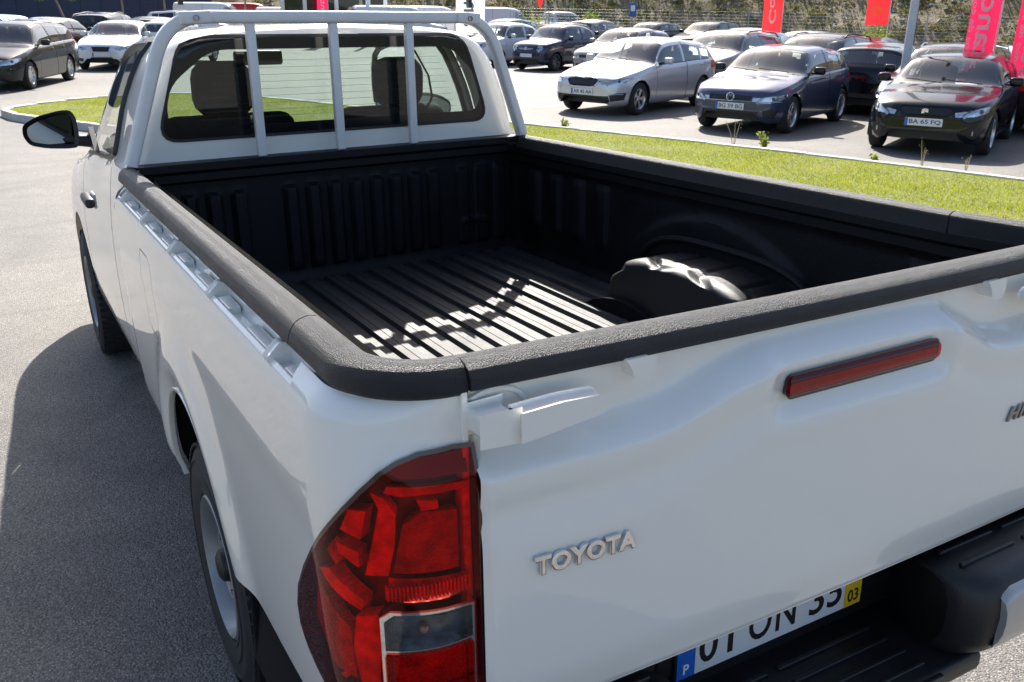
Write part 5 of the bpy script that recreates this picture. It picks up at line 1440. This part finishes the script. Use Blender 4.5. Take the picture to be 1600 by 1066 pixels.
place((C_, Cb), (18.0, 13.35 - 1.6), 1.2, 'pearl hatchback whose roof shows behind the right-hand pink banner', 'car', PEARL, group=GF)
place((E_, Eb), (14.95, 10.55), 4.3, 'black estate roof directly behind the black hatchback', 'car', BLACKP, group=GF)
place((D_, Db), (17.1, 9.15), 1.2, 'aubergine saloon at the right edge behind the black hatchback', 'car', PURPLE, group=GF)
place((A, Ab), (25.75, 33.78), 4.33, 'dark hatchback roof just above the silver hatchback', 'car', DARKG, group=GF)
place((U_, Ub), (26.9, 31.2), 4.33, 'dark crossover with glinting windscreen near the fence', 'car', BLACKP, group=GF)
place((B_, Bb), (22.7, 24.5), 4.33, 'white hatchback roof just left of the Cofidis banner', 'car', WHITEP, group=GF)
place((B_, Bb), (17.2, 24.0), 4.33, 'grey hatchback half hidden behind the silver hatchback', 'car', BROWN, group=GF)
place((C_, Cb), (20.67, 32.49), 1.2, 'dark hatchback with curved roof behind the navy city car', 'car', DARKG, group=GF)
place((A, Ab), (21.1, 39.2), 4.33, 'teal hatchback behind the white city car', 'car', TEAL, group=GF)
place((B_, Bb), (.2, 40.6), .55, 'ice blue hatchback seen from behind at the left edge', 'car', BLUES, group=GF)
place((C_, Cb), (1.5, 36.3), .55, 'aubergine hatchback seen from behind the dark estate', 'car', PURPLE, group=GF)
place((U_, Ub), (3.9, 41.2), .55, 'black crossover with pale roof rails before the navy wall', 'car', BLACKP, group=GF)
place((A, Ab), (5.1, 37.4), .55, 'grey hatchback seen from behind before the second young tree', 'car', DARKG, group=GF)
place((B_, Bb), (5.0, 33.4), .55, 'white hatchback seen from behind just above the truck cab roof', 'car', WHITEP, group=GF)
place((U_, Ub), (9.04, 52.04), 1.9, 'white crossover before the navy wall left of the white van', 'car', WHITEP, group=GF)
place((A, Ab), (26.6, 38.9), 1.2, 'brown hatchback parked at the foot of the fence', 'car', BROWN, group=GF)
GV = 'white vans along the back of the lot'
place((V_, Vb_), (12.22, 57.5), 1.9, 'white panel van side-on before the navy wall', 'van', group=GV)
place((V_, Vb_), (15.5, 62.6), 1.9, 'red panel van showing behind the white one', 'van', REDP)
place((V_, Vb_), (15.6, 53.6), 1.9, 'white van roof left of the small red banner', 'van', WHITEP, group=GV, scale=.9)
place((V_, Vb_), (18.9, 45.6), 1.75, 'white van behind the middle of the headboard', 'van', WHITEP, group=GV)
place((V_, Vb_), (22.2, 48.5), 1.75, 'white van behind the white banner', 'van', WHITEP, group=GV)
place((V_, Vb_), (24.3, 44.4), 1.75, 'white van right of the white banner', 'van', WHITEP, group=GV)
place((P_, Pb_), (29.2, 46.0), 1.6, 'silver double cab pickup by the hillside beyond the navy city car', 'pickup truck', group=None)

# ------------------------------------------------------------------ hillside
toe = [(10, 74), (16, 66), (21.5, 57), (25.5, 49), (29.5, 44.5), (34.5, 40.5), (39.5, 35), (43.5, 29), (46.5, 22), (49, 14), (51, 4), (53, -10), (55, -30)]
tp = resample(chaikin(toe, 1)[:-2] if False else toe, 1.1, closed=False)
def hnoise(x, y, s):
    return (np.sin(x * s + 1.3 * np.sin(y * s * .7 + .5)) * np.cos(y * s * 1.1 + 1.7 * np.sin(x * s * .6)))
NV = 44; V = []; F = []
for i, p in enumerate(tp):
    a = Vector(tp[max(0, i - 2)]); b = Vector(tp[min(len(tp) - 1, i + 2)]); d = (b - a).normalized(); nrm = Vector((-d.y, d.x))
    if nrm.dot(Vector(p)) < 0: nrm = -nrm
    for j in range(NV):
        u = -1.5 + 26 * (j / (NV - 1)) ** 1.15; q = Vector(p) + nrm * u
        zz0 = float(TZ(q.x, q.y)); rise = max(0, u) * .62 if u < 22 else 13.6 + (u - 22) * .1
        rise += (.35 * hnoise(q.x, q.y, .55) + .22 * hnoise(q.x + 7, q.y, 1.3) + .13 * hnoise(q.x, q.y + 4, 2.9)) * min(1, max(0, u) / 1.5)
        V.append((q.x, q.y, zz0 + rise - (.15 if u < 0 else 0)))
for i in range(len(tp) - 1):
    for j in range(NV - 1): F.append((i * NV + j, i * NV + j + 1, (i + 1) * NV + j + 1, (i + 1) * NV + j))
def hillmat():
    m, t, p = nodes('scrubby_slope'); N = t.nodes.new; L = t.links.new; g = N('ShaderNodeNewGeometry')
    def nz(s, d=8): n_ = N('ShaderNodeTexNoise'); n_.inputs['Scale'].default_value = s; n_.inputs['Detail'].default_value = d; n_.inputs['Roughness'].default_value = .68; L(g.outputs['Position'], n_.inputs['Vector']); return n_
    a = nz(1.1); r = N('ShaderNodeValToRGB'); e = r.color_ramp.elements
    e[0].position = .30; e[0].color = (.055, .065, .020, 1); e[1].position = .72; e[1].color = (.42, .34, .21, 1)
    q = e.new(.42); q.color = (.14, .125, .050, 1); q = e.new(.52); q.color = (.24, .18, .10, 1); q = e.new(.62); q.color = (.28, .24, .18, 1)
    L(a.outputs[0], r.inputs[0]); b = nz(9); r2 = N('ShaderNodeValToRGB'); r2.color_ramp.elements[0].position = .35; r2.color_ramp.elements[1].position = .65; r2.color_ramp.elements[0].color = (.55, .55, .55, 1); r2.color_ramp.elements[1].color = (1.35, 1.35, 1.35, 1); L(b.outputs[0], r2.inputs[0])
    mx = N('ShaderNodeMix'); mx.data_type = 'RGBA'; mx.blend_type = 'MULTIPLY'; mx.inputs[0].default_value = 1; L(r.outputs[0], mx.inputs[6]); L(r2.outputs[0], mx.inputs[7]); L(mx.outputs[2], p.inputs['Base Color'])
    p.inputs['Roughness'].default_value = .95; bu = N('ShaderNodeBump'); bu.inputs['Strength'].default_value = 1; bu.inputs['Distance'].default_value = .12; L(b.outputs[0], bu.inputs['Height']); L(bu.outputs[0], p.inputs['Normal']); return m
hill = mesh_obj('hillside', V, F, hillmat()); hill['kind'] = 'structure'
from mathutils.bvhtree import BVHTree
ht = BVHTree.FromPolygons(V, F)
def on_hill(x, y):
    h_ = ht.ray_cast(Vector((x, y, 60)), Vector((0, 0, -1))); return h_[0].z if h_[0] is not None else None
def clump(n, rx, rz, size, seed):
    r_ = np.random.default_rng(seed); P = r_.normal(0, 1, (n, 3)); P /= np.linalg.norm(P, axis=1)[:, None]; P *= (r_.uniform(.25, 1, n) ** .5)[:, None]
    P[:, :2] *= rx; P[:, 2] = (P[:, 2] * .5 + .5) * rz
    return P, r_
def leaves(P, size, r_, droop=0):
    n = len(P); u = r_.normal(0, 1, (n, 3)); u /= np.linalg.norm(u, axis=1)[:, None]; v = r_.normal(0, 1, (n, 3)); v -= u * (u * v).sum(1)[:, None]; v /= np.linalg.norm(v, axis=1)[:, None]
    s = size * r_.uniform(.6, 1.3, n)[:, None]; return np.stack([P - u * s, P + v * s * .45, P + u * s, P - v * s * .45], 1)
SCRUB = leaf_mat('scrub_leaves', [(.055, .070, .020), (.11, .12, .030), (.20, .17, .06), (.32, .26, .12)], .25, scale=.45, rough=.8)
BUSHG = leaf_mat('bright_bush_leaves', [(.11, .17, .01), (.20, .27, .02), (.30, .34, .04)], .4, scale=3)
TREEL = leaf_mat('tree_leaves', [(.06, .11, .015), (.11, .17, .025), (.18, .23, .04)], .4, scale=2)
Q = []
r_ = np.random.default_rng(5)
for i in range(1500):
    k = r_.uniform(8, len(tp) - 22); p = Vector(tp[int(k)]); a = Vector(tp[int(k) - 1]); b = Vector(tp[int(k) + 1]); d = (b - a).normalized(); nrm = Vector((-d.y, d.x))
    if nrm.dot(p) < 0: nrm = -nrm
    u = .3 + 9 * r_.uniform() ** 1.3; q = p + nrm * u + d * r_.uniform(-.6, .6); z = on_hill(q.x, q.y)
    if z is None: continue
    s = r_.uniform(.18, .60); P, rr_2 = clump(int(26 + 60 * s), s, s * r_.uniform(.7, 1.3), .1, i + 100); P += np.array([q.x, q.y, z - .08])
    Q.append(leaves(P, .085, rr_2))
Q = np.concatenate(Q)
def quads_obj(name, Q, m, parent=None):
    n = len(Q); me = bpy.data.meshes.new(name); me.vertices.add(4 * n); me.vertices.foreach_set('co', Q.reshape(-1)); me.loops.add(4 * n); me.loops.foreach_set('vertex_index', np.arange(4 * n))
    me.polygons.add(n); me.polygons.foreach_set('loop_start', np.arange(0, 4 * n, 4)); me.polygons.foreach_set('loop_total', np.full(n, 4)); me.update(); me.validate(); me.materials.append(m)
    return link(bpy.data.objects.new(name, me), parent)
sc = quads_obj('hillside_scrub', Q, SCRUB); tag(sc, 'dense dry scrub and low bushes covering the hillside behind the fence', 'scrub', kind='stuff')
# loose stones on the slope
g = G(); 
for i in range(900):
    k = r_.uniform(8, len(tp) - 22); p = Vector(tp[int(k)]); a = Vector(tp[int(k) - 1]); b = Vector(tp[int(k) + 1]); d = (b - a).normalized(); nrm = Vector((-d.y, d.x))
    if nrm.dot(p) < 0: nrm = -nrm
    q = p + nrm * (.3 + 8 * r_.uniform()) + d * r_.uniform(-.6, .6); z = on_hill(q.x, q.y)
    if z is None: continue
    s = r_.uniform(.05, .22); ph = [(1, 0, 0), (-1, 0, 0), (0, 1, 0), (0, -1, 0), (0, 0, 1), (0, 0, -1)]
    vv = [(q.x + c[0] * s * r_.uniform(.7, 1.3), q.y + c[1] * s * r_.uniform(.7, 1.3), z + c[2] * s * .7 + r_.uniform(-.3, .3) * s) for c in ph]
    g.add(vv, [(0, 2, 4), (2, 1, 4), (1, 3, 4), (3, 0, 4), (2, 0, 5), (1, 2, 5), (3, 1, 5), (0, 3, 5)])
o = g.out('hillside_stones', mat('pale_rock', (.30, .28, .25), rough=.95, var=.3, vscale=4), None, smooth=False); tag(o, 'pale loose stones lying among the scrub on the hillside', 'stones', kind='stuff')

# ------------------------------------------------------------------ fence along the hillside
FP = [(17.0, 58.5), (21.0, 51.0), (23.4, 46.6), (26.2, 43.2), (29.5, 40.3), (32.6, 37.6), (35.3, 34.6), (37.9, 31.2), (40.2, 27.4), (42.2, 23.2), (43.8, 18.9), (45.0, 14.4), (46.0, 9.5)]
GALV = mat('galvanised_steel', (.36, .37, .38), rough=.5, metal=.5, var=.12)
fen = empty('wire_fence', (FP[0][0], FP[0][1], float(TZ(*FP[0])))); tag(fen, 'tall wire mesh fence with thin metal posts at the foot of the hillside', 'fence')
def local(o): o.matrix_parent_inverse = o.parent.matrix_world.inverted(); return o
bpy.context.view_layer.update()
fp2 = []
for a, b in zip(FP[:-1], FP[1:]): fp2 += [a, ((a[0] + b[0]) / 2, (a[1] + b[1]) / 2)]
fp2.append(FP[-1])
for x, y in fp2:
    z = float(TZ(x, y)); local(G().tube([(x, y, z - .1), (x, y, z + 2.0)], .030, 8).out('post', GALV, fen))
for a, b in zip(fp2[:-1], fp2[1:]):
    g = G()
    for k in range(13):
        zz_ = .06 + .155 * k; g.tube([(a[0], a[1], float(TZ(*a)) + zz_), (b[0], b[1], float(TZ(*b)) + zz_)], .0030, 3, cap=False)
    nn = 26
    for k in range(1, nn):
        x = a[0] + (b[0] - a[0]) * k / nn; y = a[1] + (b[1] - a[1]) * k / nn; z = float(TZ(x, y)); g.tube([(x, y, z + .05), (x, y, z + 1.95)], .0020, 3, cap=False)
    local(g.out('mesh_panel', GALV, fen, smooth=False))

# ------------------------------------------------------------------ navy building on the left
w0, w1 = Vector((-42, 60.5)), Vector((14.5, 71.0)); d = (w1 - w0); Ln = d.length; d.normalize(); nrm = Vector((d.y, -d.x))
bld = empty('navy_building', (w0.x, w0.y, 0)); tag(bld, 'long navy blue metal clad building closing the lot on the left', 'building'); bpy.context.view_layer.update()
NAVYC = mat('navy_cladding', (.030, .042, .085), rough=.55, metal=.1, var=.10, vscale=.6)
np_ = 44; pw = Ln / np_
q = G().box((pw / 2, .03, 3.6), (pw - .012, .06, 8.4), r=.006, bevel=1); pme = bpy.data.meshes.new('cladding_panel'); pme.from_pydata(q.v, [], q.f); pme.materials.append(NAVYC)
ang = math.atan2(d.y, d.x)
for i in range(np_):
    o = link(bpy.data.objects.new('cladding_panel', pme), bld); p = w0 + d * (pw * i); o.matrix_world = Matrix.Translation((p.x, p.y, .5)) @ Matrix.Rotation(ang, 4, 'Z'); o.matrix_parent_inverse = bld.matrix_world.inverted(); o.matrix_basis = Matrix.Translation((p.x, p.y, .5)) @ Matrix.Rotation(ang, 4, 'Z')
c = (w0 + w1) / 2 - nrm * 6
o = G().box((c.x, c.y, 4), (Ln, 11.6, 8.6), rot=Euler((0, 0, ang))).out('wall', mat('building_core', (.05, .06, .09), rough=.8), bld, smooth=False); local(o)

# ------------------------------------------------------------------ young trees in front of it
BARK = mat('grey_bark', (.23, .19, .15), rough=.9, var=.3, vscale=12, bump=.5, bscale=30)
def tree(x, y, bend, hgt, crown_z, cr, label, seed):
    z = float(TZ(x, y)); t = empty('young_tree', (x, y, z)); tag(t, label, 'tree', 'young trees before the navy building'); g = G(); r2 = np.random.default_rng(seed)
    tr = [(bend * (s ** 1.7), .1 * sin(s * 4), hgt * s) for s in np.linspace(0, 1, 8)]
    g.tube(tr, [.075 - .05 * s for s in np.linspace(0, 1, 8)], 8)
    tips = []
    for k in range(9):
        s = r2.uniform(crown_z / hgt - .12, .95); i = int(s * 7); b = Vector(tr[i]).lerp(Vector(tr[min(7, i + 1)]), s * 7 - i); a_ = r2.uniform(0, 2 * PI); ln = r2.uniform(.6, 1.1) * cr
        e = b + Vector((cos(a_) * ln, sin(a_) * ln, ln * r2.uniform(.3, .9))); m_ = b.lerp(e, .5) + Vector((0, 0, .08)); g.tube([b, m_, e], [.03, .02, .008], 6); tips.append(e)
    g.out('trunk', BARK, t); Qs = []
    for e in tips + [Vector(tr[-1])] * 2:
        for _ in range(3):
            c_ = np.array(e) + r2.normal(0, .22, 3); P, rr3 = clump(90, .42, .55, .1, int(r2.integers(1e6))); P += c_ - np.array([0, 0, .28]); Qs.append(leaves(P, .07, rr3))
    quads_obj('crown', np.concatenate(Qs), TREEL, t); return t
tree(3.3, 53.5, -1.2, 3.6, 2.2, 1.2, 'young leaning tree with its crown low over the estate car', 1)
tree(6.0, 53.3, .05, 5.0, 3.2, 1.2, 'young straight tree behind the black crossover', 2)
tree(8.5, 55.5, .1, 5.0, 3.0, 1.3, 'young tree beside the white crossover', 3)
tree(13.9, 59.4, .5, 4.6, 2.4, 1.3, 'young tree beside the red panel van', 4)

# ------------------------------------------------------------------ light pole, round post, sign
POLE = mat('painted_pole', (.58, .58, .60), rough=.5, metal=.2, var=.08)
z = float(TZ(13.92, 10.75)); lp_ = empty('light_pole', (13.92, 10.75, z)); tag(lp_, 'tall grey lamp post leaning slightly between the hatchbacks', 'lamp post'); bpy.context.view_layer.update()
sh = G(); sh.tube([(0, 0, 0), (.02, 0, 2), (.05, -.02, 7.5)], [.082, .076, .05], 16); sh.out('shaft', POLE, lp_)
G().box((0, 0, .02), (.34, .34, .04), r=.008).out('base_plate', POLE, lp_); G().box((-.07, -.06, .75), (.07, .05, .36), r=.006, rot=Euler((0, 0, .8))).out('inspection_door', POLE, lp_)
G().box((-.35, -.2, 7.5), (.8, .26, .10), r=.03, rot=Euler((0, 0, .5))).out('lamp_head', POLE, lp_)
z = float(TZ(30.5, 23.4)); t = empty('dark_mast', (30.5, 23.4, z)); tag(t, 'thin dark mast standing before the hillside right of the lamp post', 'mast')
G().tube([(0, 0, 0), (.0, 0, 7)], [.07, .05], 10).out('shaft', BLACK, t); G().box((0, 0, .02), (.3, .3, .04)).out('base_plate', BLACK, t)
z = float(TZ(16.8, 45.7)); t = empty('white_post', (16.8, 45.7, z)); tag(t, 'white post standing between the vans behind the headboard', 'post')
G().tube([(0, 0, 0), (0, 0, 6)], [.12, .10], 12).out('shaft', WHITEP, t); G().box((0, 0, .02), (.4, .4, .04)).out('base_plate', WHITEP, t)
z = float(TZ(26.9, 36.65)); t = empty('parking_sign', (26.9, 36.65, z)); tag(t, 'blue road sign on a pale post near the fence', 'sign'); t.rotation_euler = (0, 0, RAD(-37))
G().tube([(0, 0, 0), (0, 0, 2.2)], .03, 10).out('post', GALV, t)
pl_ = G().box((0, -.035, 1.95), (.34, .012, .62), r=.01).out('sign_plate', mat('sign_blue', (.05, .13, .42), rough=.4), t)
G().box((0, -.043, 2.02), (.20, .004, .26), r=.0).out('sign_symbol', TRIMW, pl_, smooth=False)

# ------------------------------------------------------------------ advertising banners
def banner(pos, wdt, zb, zt, col, label, lines=(), facing=None, lean=0.0, taper=0.0, sun_mark=None, post=True):
    x, y = pos; z = float(TZ(x, y)); vd = Vector((x - CAMP.x, y - CAMP.y)).normalized(); t = empty('feather_banner', (x, y, z))
    ang_ = math.atan2(vd.y, vd.x) - PI / 2 + (facing or 0); t.rotation_euler = (0, 0, ang_); tag(t, label, 'banner', None)
    def wv(a, b): return .030 * sin(b * 2.3 + a * 4) + .018 * sin(a * 14 / max(wdt, .3) * .5 + b * 1.1)
    nx, nz_ = 10, 60; V = []; F = []
    for i in range(nx + 1):
        for j in range(nz_ + 1):
            b = zb + (zt - zb) * j / nz_; a = (i / nx - .5) * wdt * (1 - taper * max(0, 1 - (b - zb) / .7)); V.append((a + lean * (b - zb), wv(a, b), b))
    for i in range(nx):
        for j in range(nz_): F.append((i * (nz_ + 1) + j, (i + 1) * (nz_ + 1) + j, (i + 1) * (nz_ + 1) + j + 1, i * (nz_ + 1) + j + 1))
    cl = mesh_obj('cloth', V, F, col, t)
    for txt, off, start, hh, ww, inkm in lines:
        v, f = fit_text(txt, ww, hh, .5, .012); VV = []
        zm = max(abs(v[:, 2]))
        for a, b, c in v:
            # lettering seen from the back of the cloth: runs upwards, mirrored
            px_ = off + b; pz = start + a; VV.append((px_ + lean * (pz - zb), wv(px_, pz) - .006 + .004 * (c / zm), pz))
        mesh_obj('lettering', VV, f, inkm, cl, smooth=False)
    if sun_mark:
        g = G(); sx, sz, sr = sun_mark
        for k in range(12):
            a_ = 2 * PI * k / 12; c_, s_ = cos(a_), sin(a_); p1 = (sx + c_ * sr * .35 - s_ * .012, sz + s_ * sr * .35 + c_ * .012); p2 = (sx + c_ * sr * .35 + s_ * .012, sz + s_ * sr * .35 - c_ * .012); p3 = (sx + c_ * sr, sz + s_ * sr)
            g.add([(p[0] + lean * (p[1] - zb), wv(p[0], p[1]) - .012, p[1]) for p in (p1, p2, p3)], [(0, 1, 2)])
        g.out('sun_symbol', mat('print_orange', (.85, .38, .03), rough=.6), cl, smooth=False)
    if post:
        G().tube([(wdt / 2 + .02, 0, 0), (wdt / 2 + .02 + lean * (1.5 - zb), 0, 1.5), (wdt / 2 + .02 + lean * (zt - zb), 0, zt)], [.022, .018, .012], 8).out('flag_pole', ALLOY, t)
        G().box((wdt / 2, 0, .02), (.5, .5, .04), r=.01).out('base_plate', BLACK, t)
    return t
def cloth_mat(name, col):
    m, t, p = nodes(name); p.inputs['Base Color'].default_value = (*col, 1); p.inputs['Roughness'].default_value = .75
    tr = t.nodes.new('ShaderNodeBsdfTranslucent'); tr.inputs[0].default_value = (*col, 1); mx = t.nodes.new('ShaderNodeMixShader'); mx.inputs[0].default_value = .5
    t.links.new(p.outputs[0], mx.inputs[1]); t.links.new(tr.outputs[0], mx.inputs[2]); t.links.new(mx.outputs[0], t.nodes['Material Output'].inputs[0]); return m
RED = cloth_mat('banner_red', (.60, .030, .035)); RED2 = cloth_mat('banner_pink_red', (.62, .020, .085)); WHC = cloth_mat('banner_white', (.80, .80, .80)); PRW = cloth_mat('banner_print_white', (.88, .86, .86))
PRG = mat('print_grey', (.30, .30, .32), rough=.7)
banner((19.9, 20.3), .55, 1.42, 4.6, RED, 'red banner with white Cofidis lettering above the row of roofs', [('Cofidis', -.10, 1.66, .20, 1.75, PRW)])
banner((22.0, 18.2), .62, 1.68, 4.8, RED, 'red banner with orange sun symbol behind the lamp post', [('Cofidis', -.10, 2.43, .22, 1.9, PRW)], sun_mark=(-.02, 2.08, .18))
banner((14.9, 10.0), .48, .55, 4.6, RED2, 'red banner with big white lettering behind the black hatchback', [('standfin', -.10, 1.02, .30, 1.95, PRW), ('usados de confiança', -.245, .98, .10, 1.95, PRW)], lean=.02)
banner((15.65, 9.45), .62, .80, 4.6, RED2, 'red banner with big white lettering cut by the right edge of the frame', [('standfin', -.13, .92, .30, 1.95, PRW), ('usados de confiança', -.27, .90, .105, 1.95, PRW)], lean=.02)
banner((17.93, 36.4), 1.25, .8, 4.8, WHC, 'white banner with grey lettering beside the truck cab', [('a', -.30, 1.15, .46, .46, PRG), ('n', -.30, 1.76, .46, .42, PRG), ('o', -.30, 2.32, .46, .46, PRG)])
banner((14.3, 45.5), .52, 1.2, 4.6, RED2, 'small red banner before the white van with tall windows', [('santander', -.08, 1.25, .24, 2.2, PRW)])
banner((23.7, 40.05), .55, 2.0, 4.8, RED, 'tip of a red banner over the silver pickup', [], taper=.8)

# white minibus body with tall windows behind the headboard
z = float(TZ(16.2, 49.3)); mb = empty('minibus', (16.2, 49.3, z)); mb.rotation_euler = (0, 0, RAD(-16)); tag(mb, 'white minibus with big dark windows behind the small red banner', 'minibus')
def slab(name, c, dd, m, par, r=.03): return G().box(c, dd, r=r, bevel=2).out(name, m, par)
slab('lower_body', (0, 0, .85), (5.6, 2.0, 1.1), WHITEP, mb, .1); slab('roof', (0, 0, 2.62), (5.5, 1.95, .22), WHITEP, mb, .08)
for xx in (-2.7, -1.55, .1, 1.75, 2.7): slab('window_pillar', (xx, 0, 1.95), (.22, 1.96, 1.2), WHITEP, mb, .03)
for a_, b_ in ((-2.6, -1.65), (-1.45, 0), (.2, 1.65), (1.85, 2.6)):
    for s_ in (-1, 1): slab('side_window', ((a_ + b_) / 2, s_ * .955, 1.95), (b_ - a_, .02, 1.12), GLASSD, mb, 0)
slab('windscreen', (2.78, 0, 1.95), (.02, 1.7, 1.1), GLASSD, mb, 0)
for xx in (-1.75, 1.75):
    for s_ in (-1, 1): add_wheel(mb, (xx, s_ * .88, .34), 1, .34, 'steel', 0, STEELW).rotation_euler = (0, 0, PI / 2 if s_ > 0 else -PI / 2)

# ------------------------------------------------------------------ bushes and weeds
def bush(x, y, r0, h0, m, label, name='bush', n=900, size=.05, z=None):
    z = float(TZ(x, y)) if z is None else z; t = empty(name, (x, y, z)); tag(t, label, 'bush')
    Qs = []; r2 = np.random.default_rng(abs(int(x * 100)))
    for k in range(9):
        P, rr3 = clump(n // 9, r0 * .62, h0 * .6, .1, k + int(y * 10)); P += np.array([r2.uniform(-1, 1) * r0 * .5, r2.uniform(-1, 1) * r0 * .5, h0 * r2.uniform(.05, .4)]); Qs.append(leaves(P, size, rr3))
    quads_obj('foliage', np.concatenate(Qs), m, t); g = G()
    for k in range(4): g.tube([(0, 0, -.05), (r0 * .3 * cos(k * 1.6), r0 * .3 * sin(k * 1.6), h0 * .6)], [.03, .012], 6)
    g.out('stem', BARK, t)
bush(28.3, 42.2, .75, 2.0, BUSHG, 'bright yellow-green bush right of the silver pickup', n=1600)
bush(25.6, 43.9, 1.1, 1.7, BUSHG, 'wide pale green bush left of the silver pickup', n=1600)
bush(25.0, 20.6, .7, 1.75, BUSHG, 'bright yellow-green bush just left of the lamp post', n=1600)
WEED = leaf_mat('weed_leaves', [(.16, .22, .02), (.26, .30, .04), (.36, .36, .08)], .4, 4); DRY = mat('dry_stalk', (.42, .34, .18), rough=.9)
def weed(x, y, h0, label, green):
    z = float(TZ(x, y)); t = empty('weed', (x, y, z)); tag(t, label, 'weed', None); g = G(); r2 = np.random.default_rng(abs(int(x * 77))); Qs = []
    for k in range(6 if green else 3):
        a_ = r2.uniform(0, 2 * PI); b_ = r2.uniform(.05, .30) * h0; tipx = (b_ * cos(a_), b_ * sin(a_), h0 * r2.uniform(.6, 1))
        g.tube([(0, 0, 0), (tipx[0] * .4, tipx[1] * .4, tipx[2] * .55), tipx], [.006, .005, .003], 5)
        m_ = 22 if green else 6
        P = np.array([[tipx[0] * s, tipx[1] * s, tipx[2] * s] for s in r2.uniform(.25 if green else .75, 1.05, m_)]) + r2.normal(0, .022, (m_, 3)); Qs.append(leaves(P, .030 if green else .012, r2))
    g.out('stem', WEED if green else DRY, t); quads_obj('leaf_cluster', np.concatenate(Qs), WEED if green else DRY, t)
weed(8.72, 8.95, .30, 'small bright green weed growing at the kerb before the blue-grey hatchback', True)
weed(8.50, 9.35, .50, 'tall dry stalk at the kerb before the blue-grey hatchback number plate', False)
weed(9.10, 6.55, .45, 'dry stalk at the kerb below the black hatchback number plate', False)
weed(9.28, 6.05, .38, 'cluster of dry seed heads at the kerb below the black hatchback headlight', False)
weed(7.35, 12.25, .22, 'tiny green weed at the kerb before the silver hatchback', True)
weed(9.0, 7.2, .20, 'tiny green weed at the kerb left of the black hatchback', True)
weed(-1.05, 18.0, .35, 'dry yellow weed at the rounded tip of the lawn island', True)
weed(-.35, 16.35, .16, 'low yellow weed along the kerb above the truck mirror', True)

# far low hills closing the view behind the photographer
V = []; F = []; n = 90
for i in range(n + 1):
    a = RAD(150) + RAD(250) * i / n; R_ = 330; hh = 16 + 7 * sin(a * 5) + 4 * sin(a * 13 + 1) + 1.5 * sin(a * 37)
    for r_1, z_ in ((R_, -1), (R_ + 30, hh * .6), (R_ + 70, hh), (R_ + 160, hh * .8)): V.append((cos(a) * r_1, sin(a) * r_1, z_))
for i in range(n):
    for j in range(3): F.append((i * 4 + j, (i + 1) * 4 + j, (i + 1) * 4 + j + 1, i * 4 + j + 1))
o = mesh_obj('far_hills', V, F, mat('wooded_hills', (.045, .060, .025), rough=.95, var=.5, vscale=.08)); o['kind'] = 'structure'
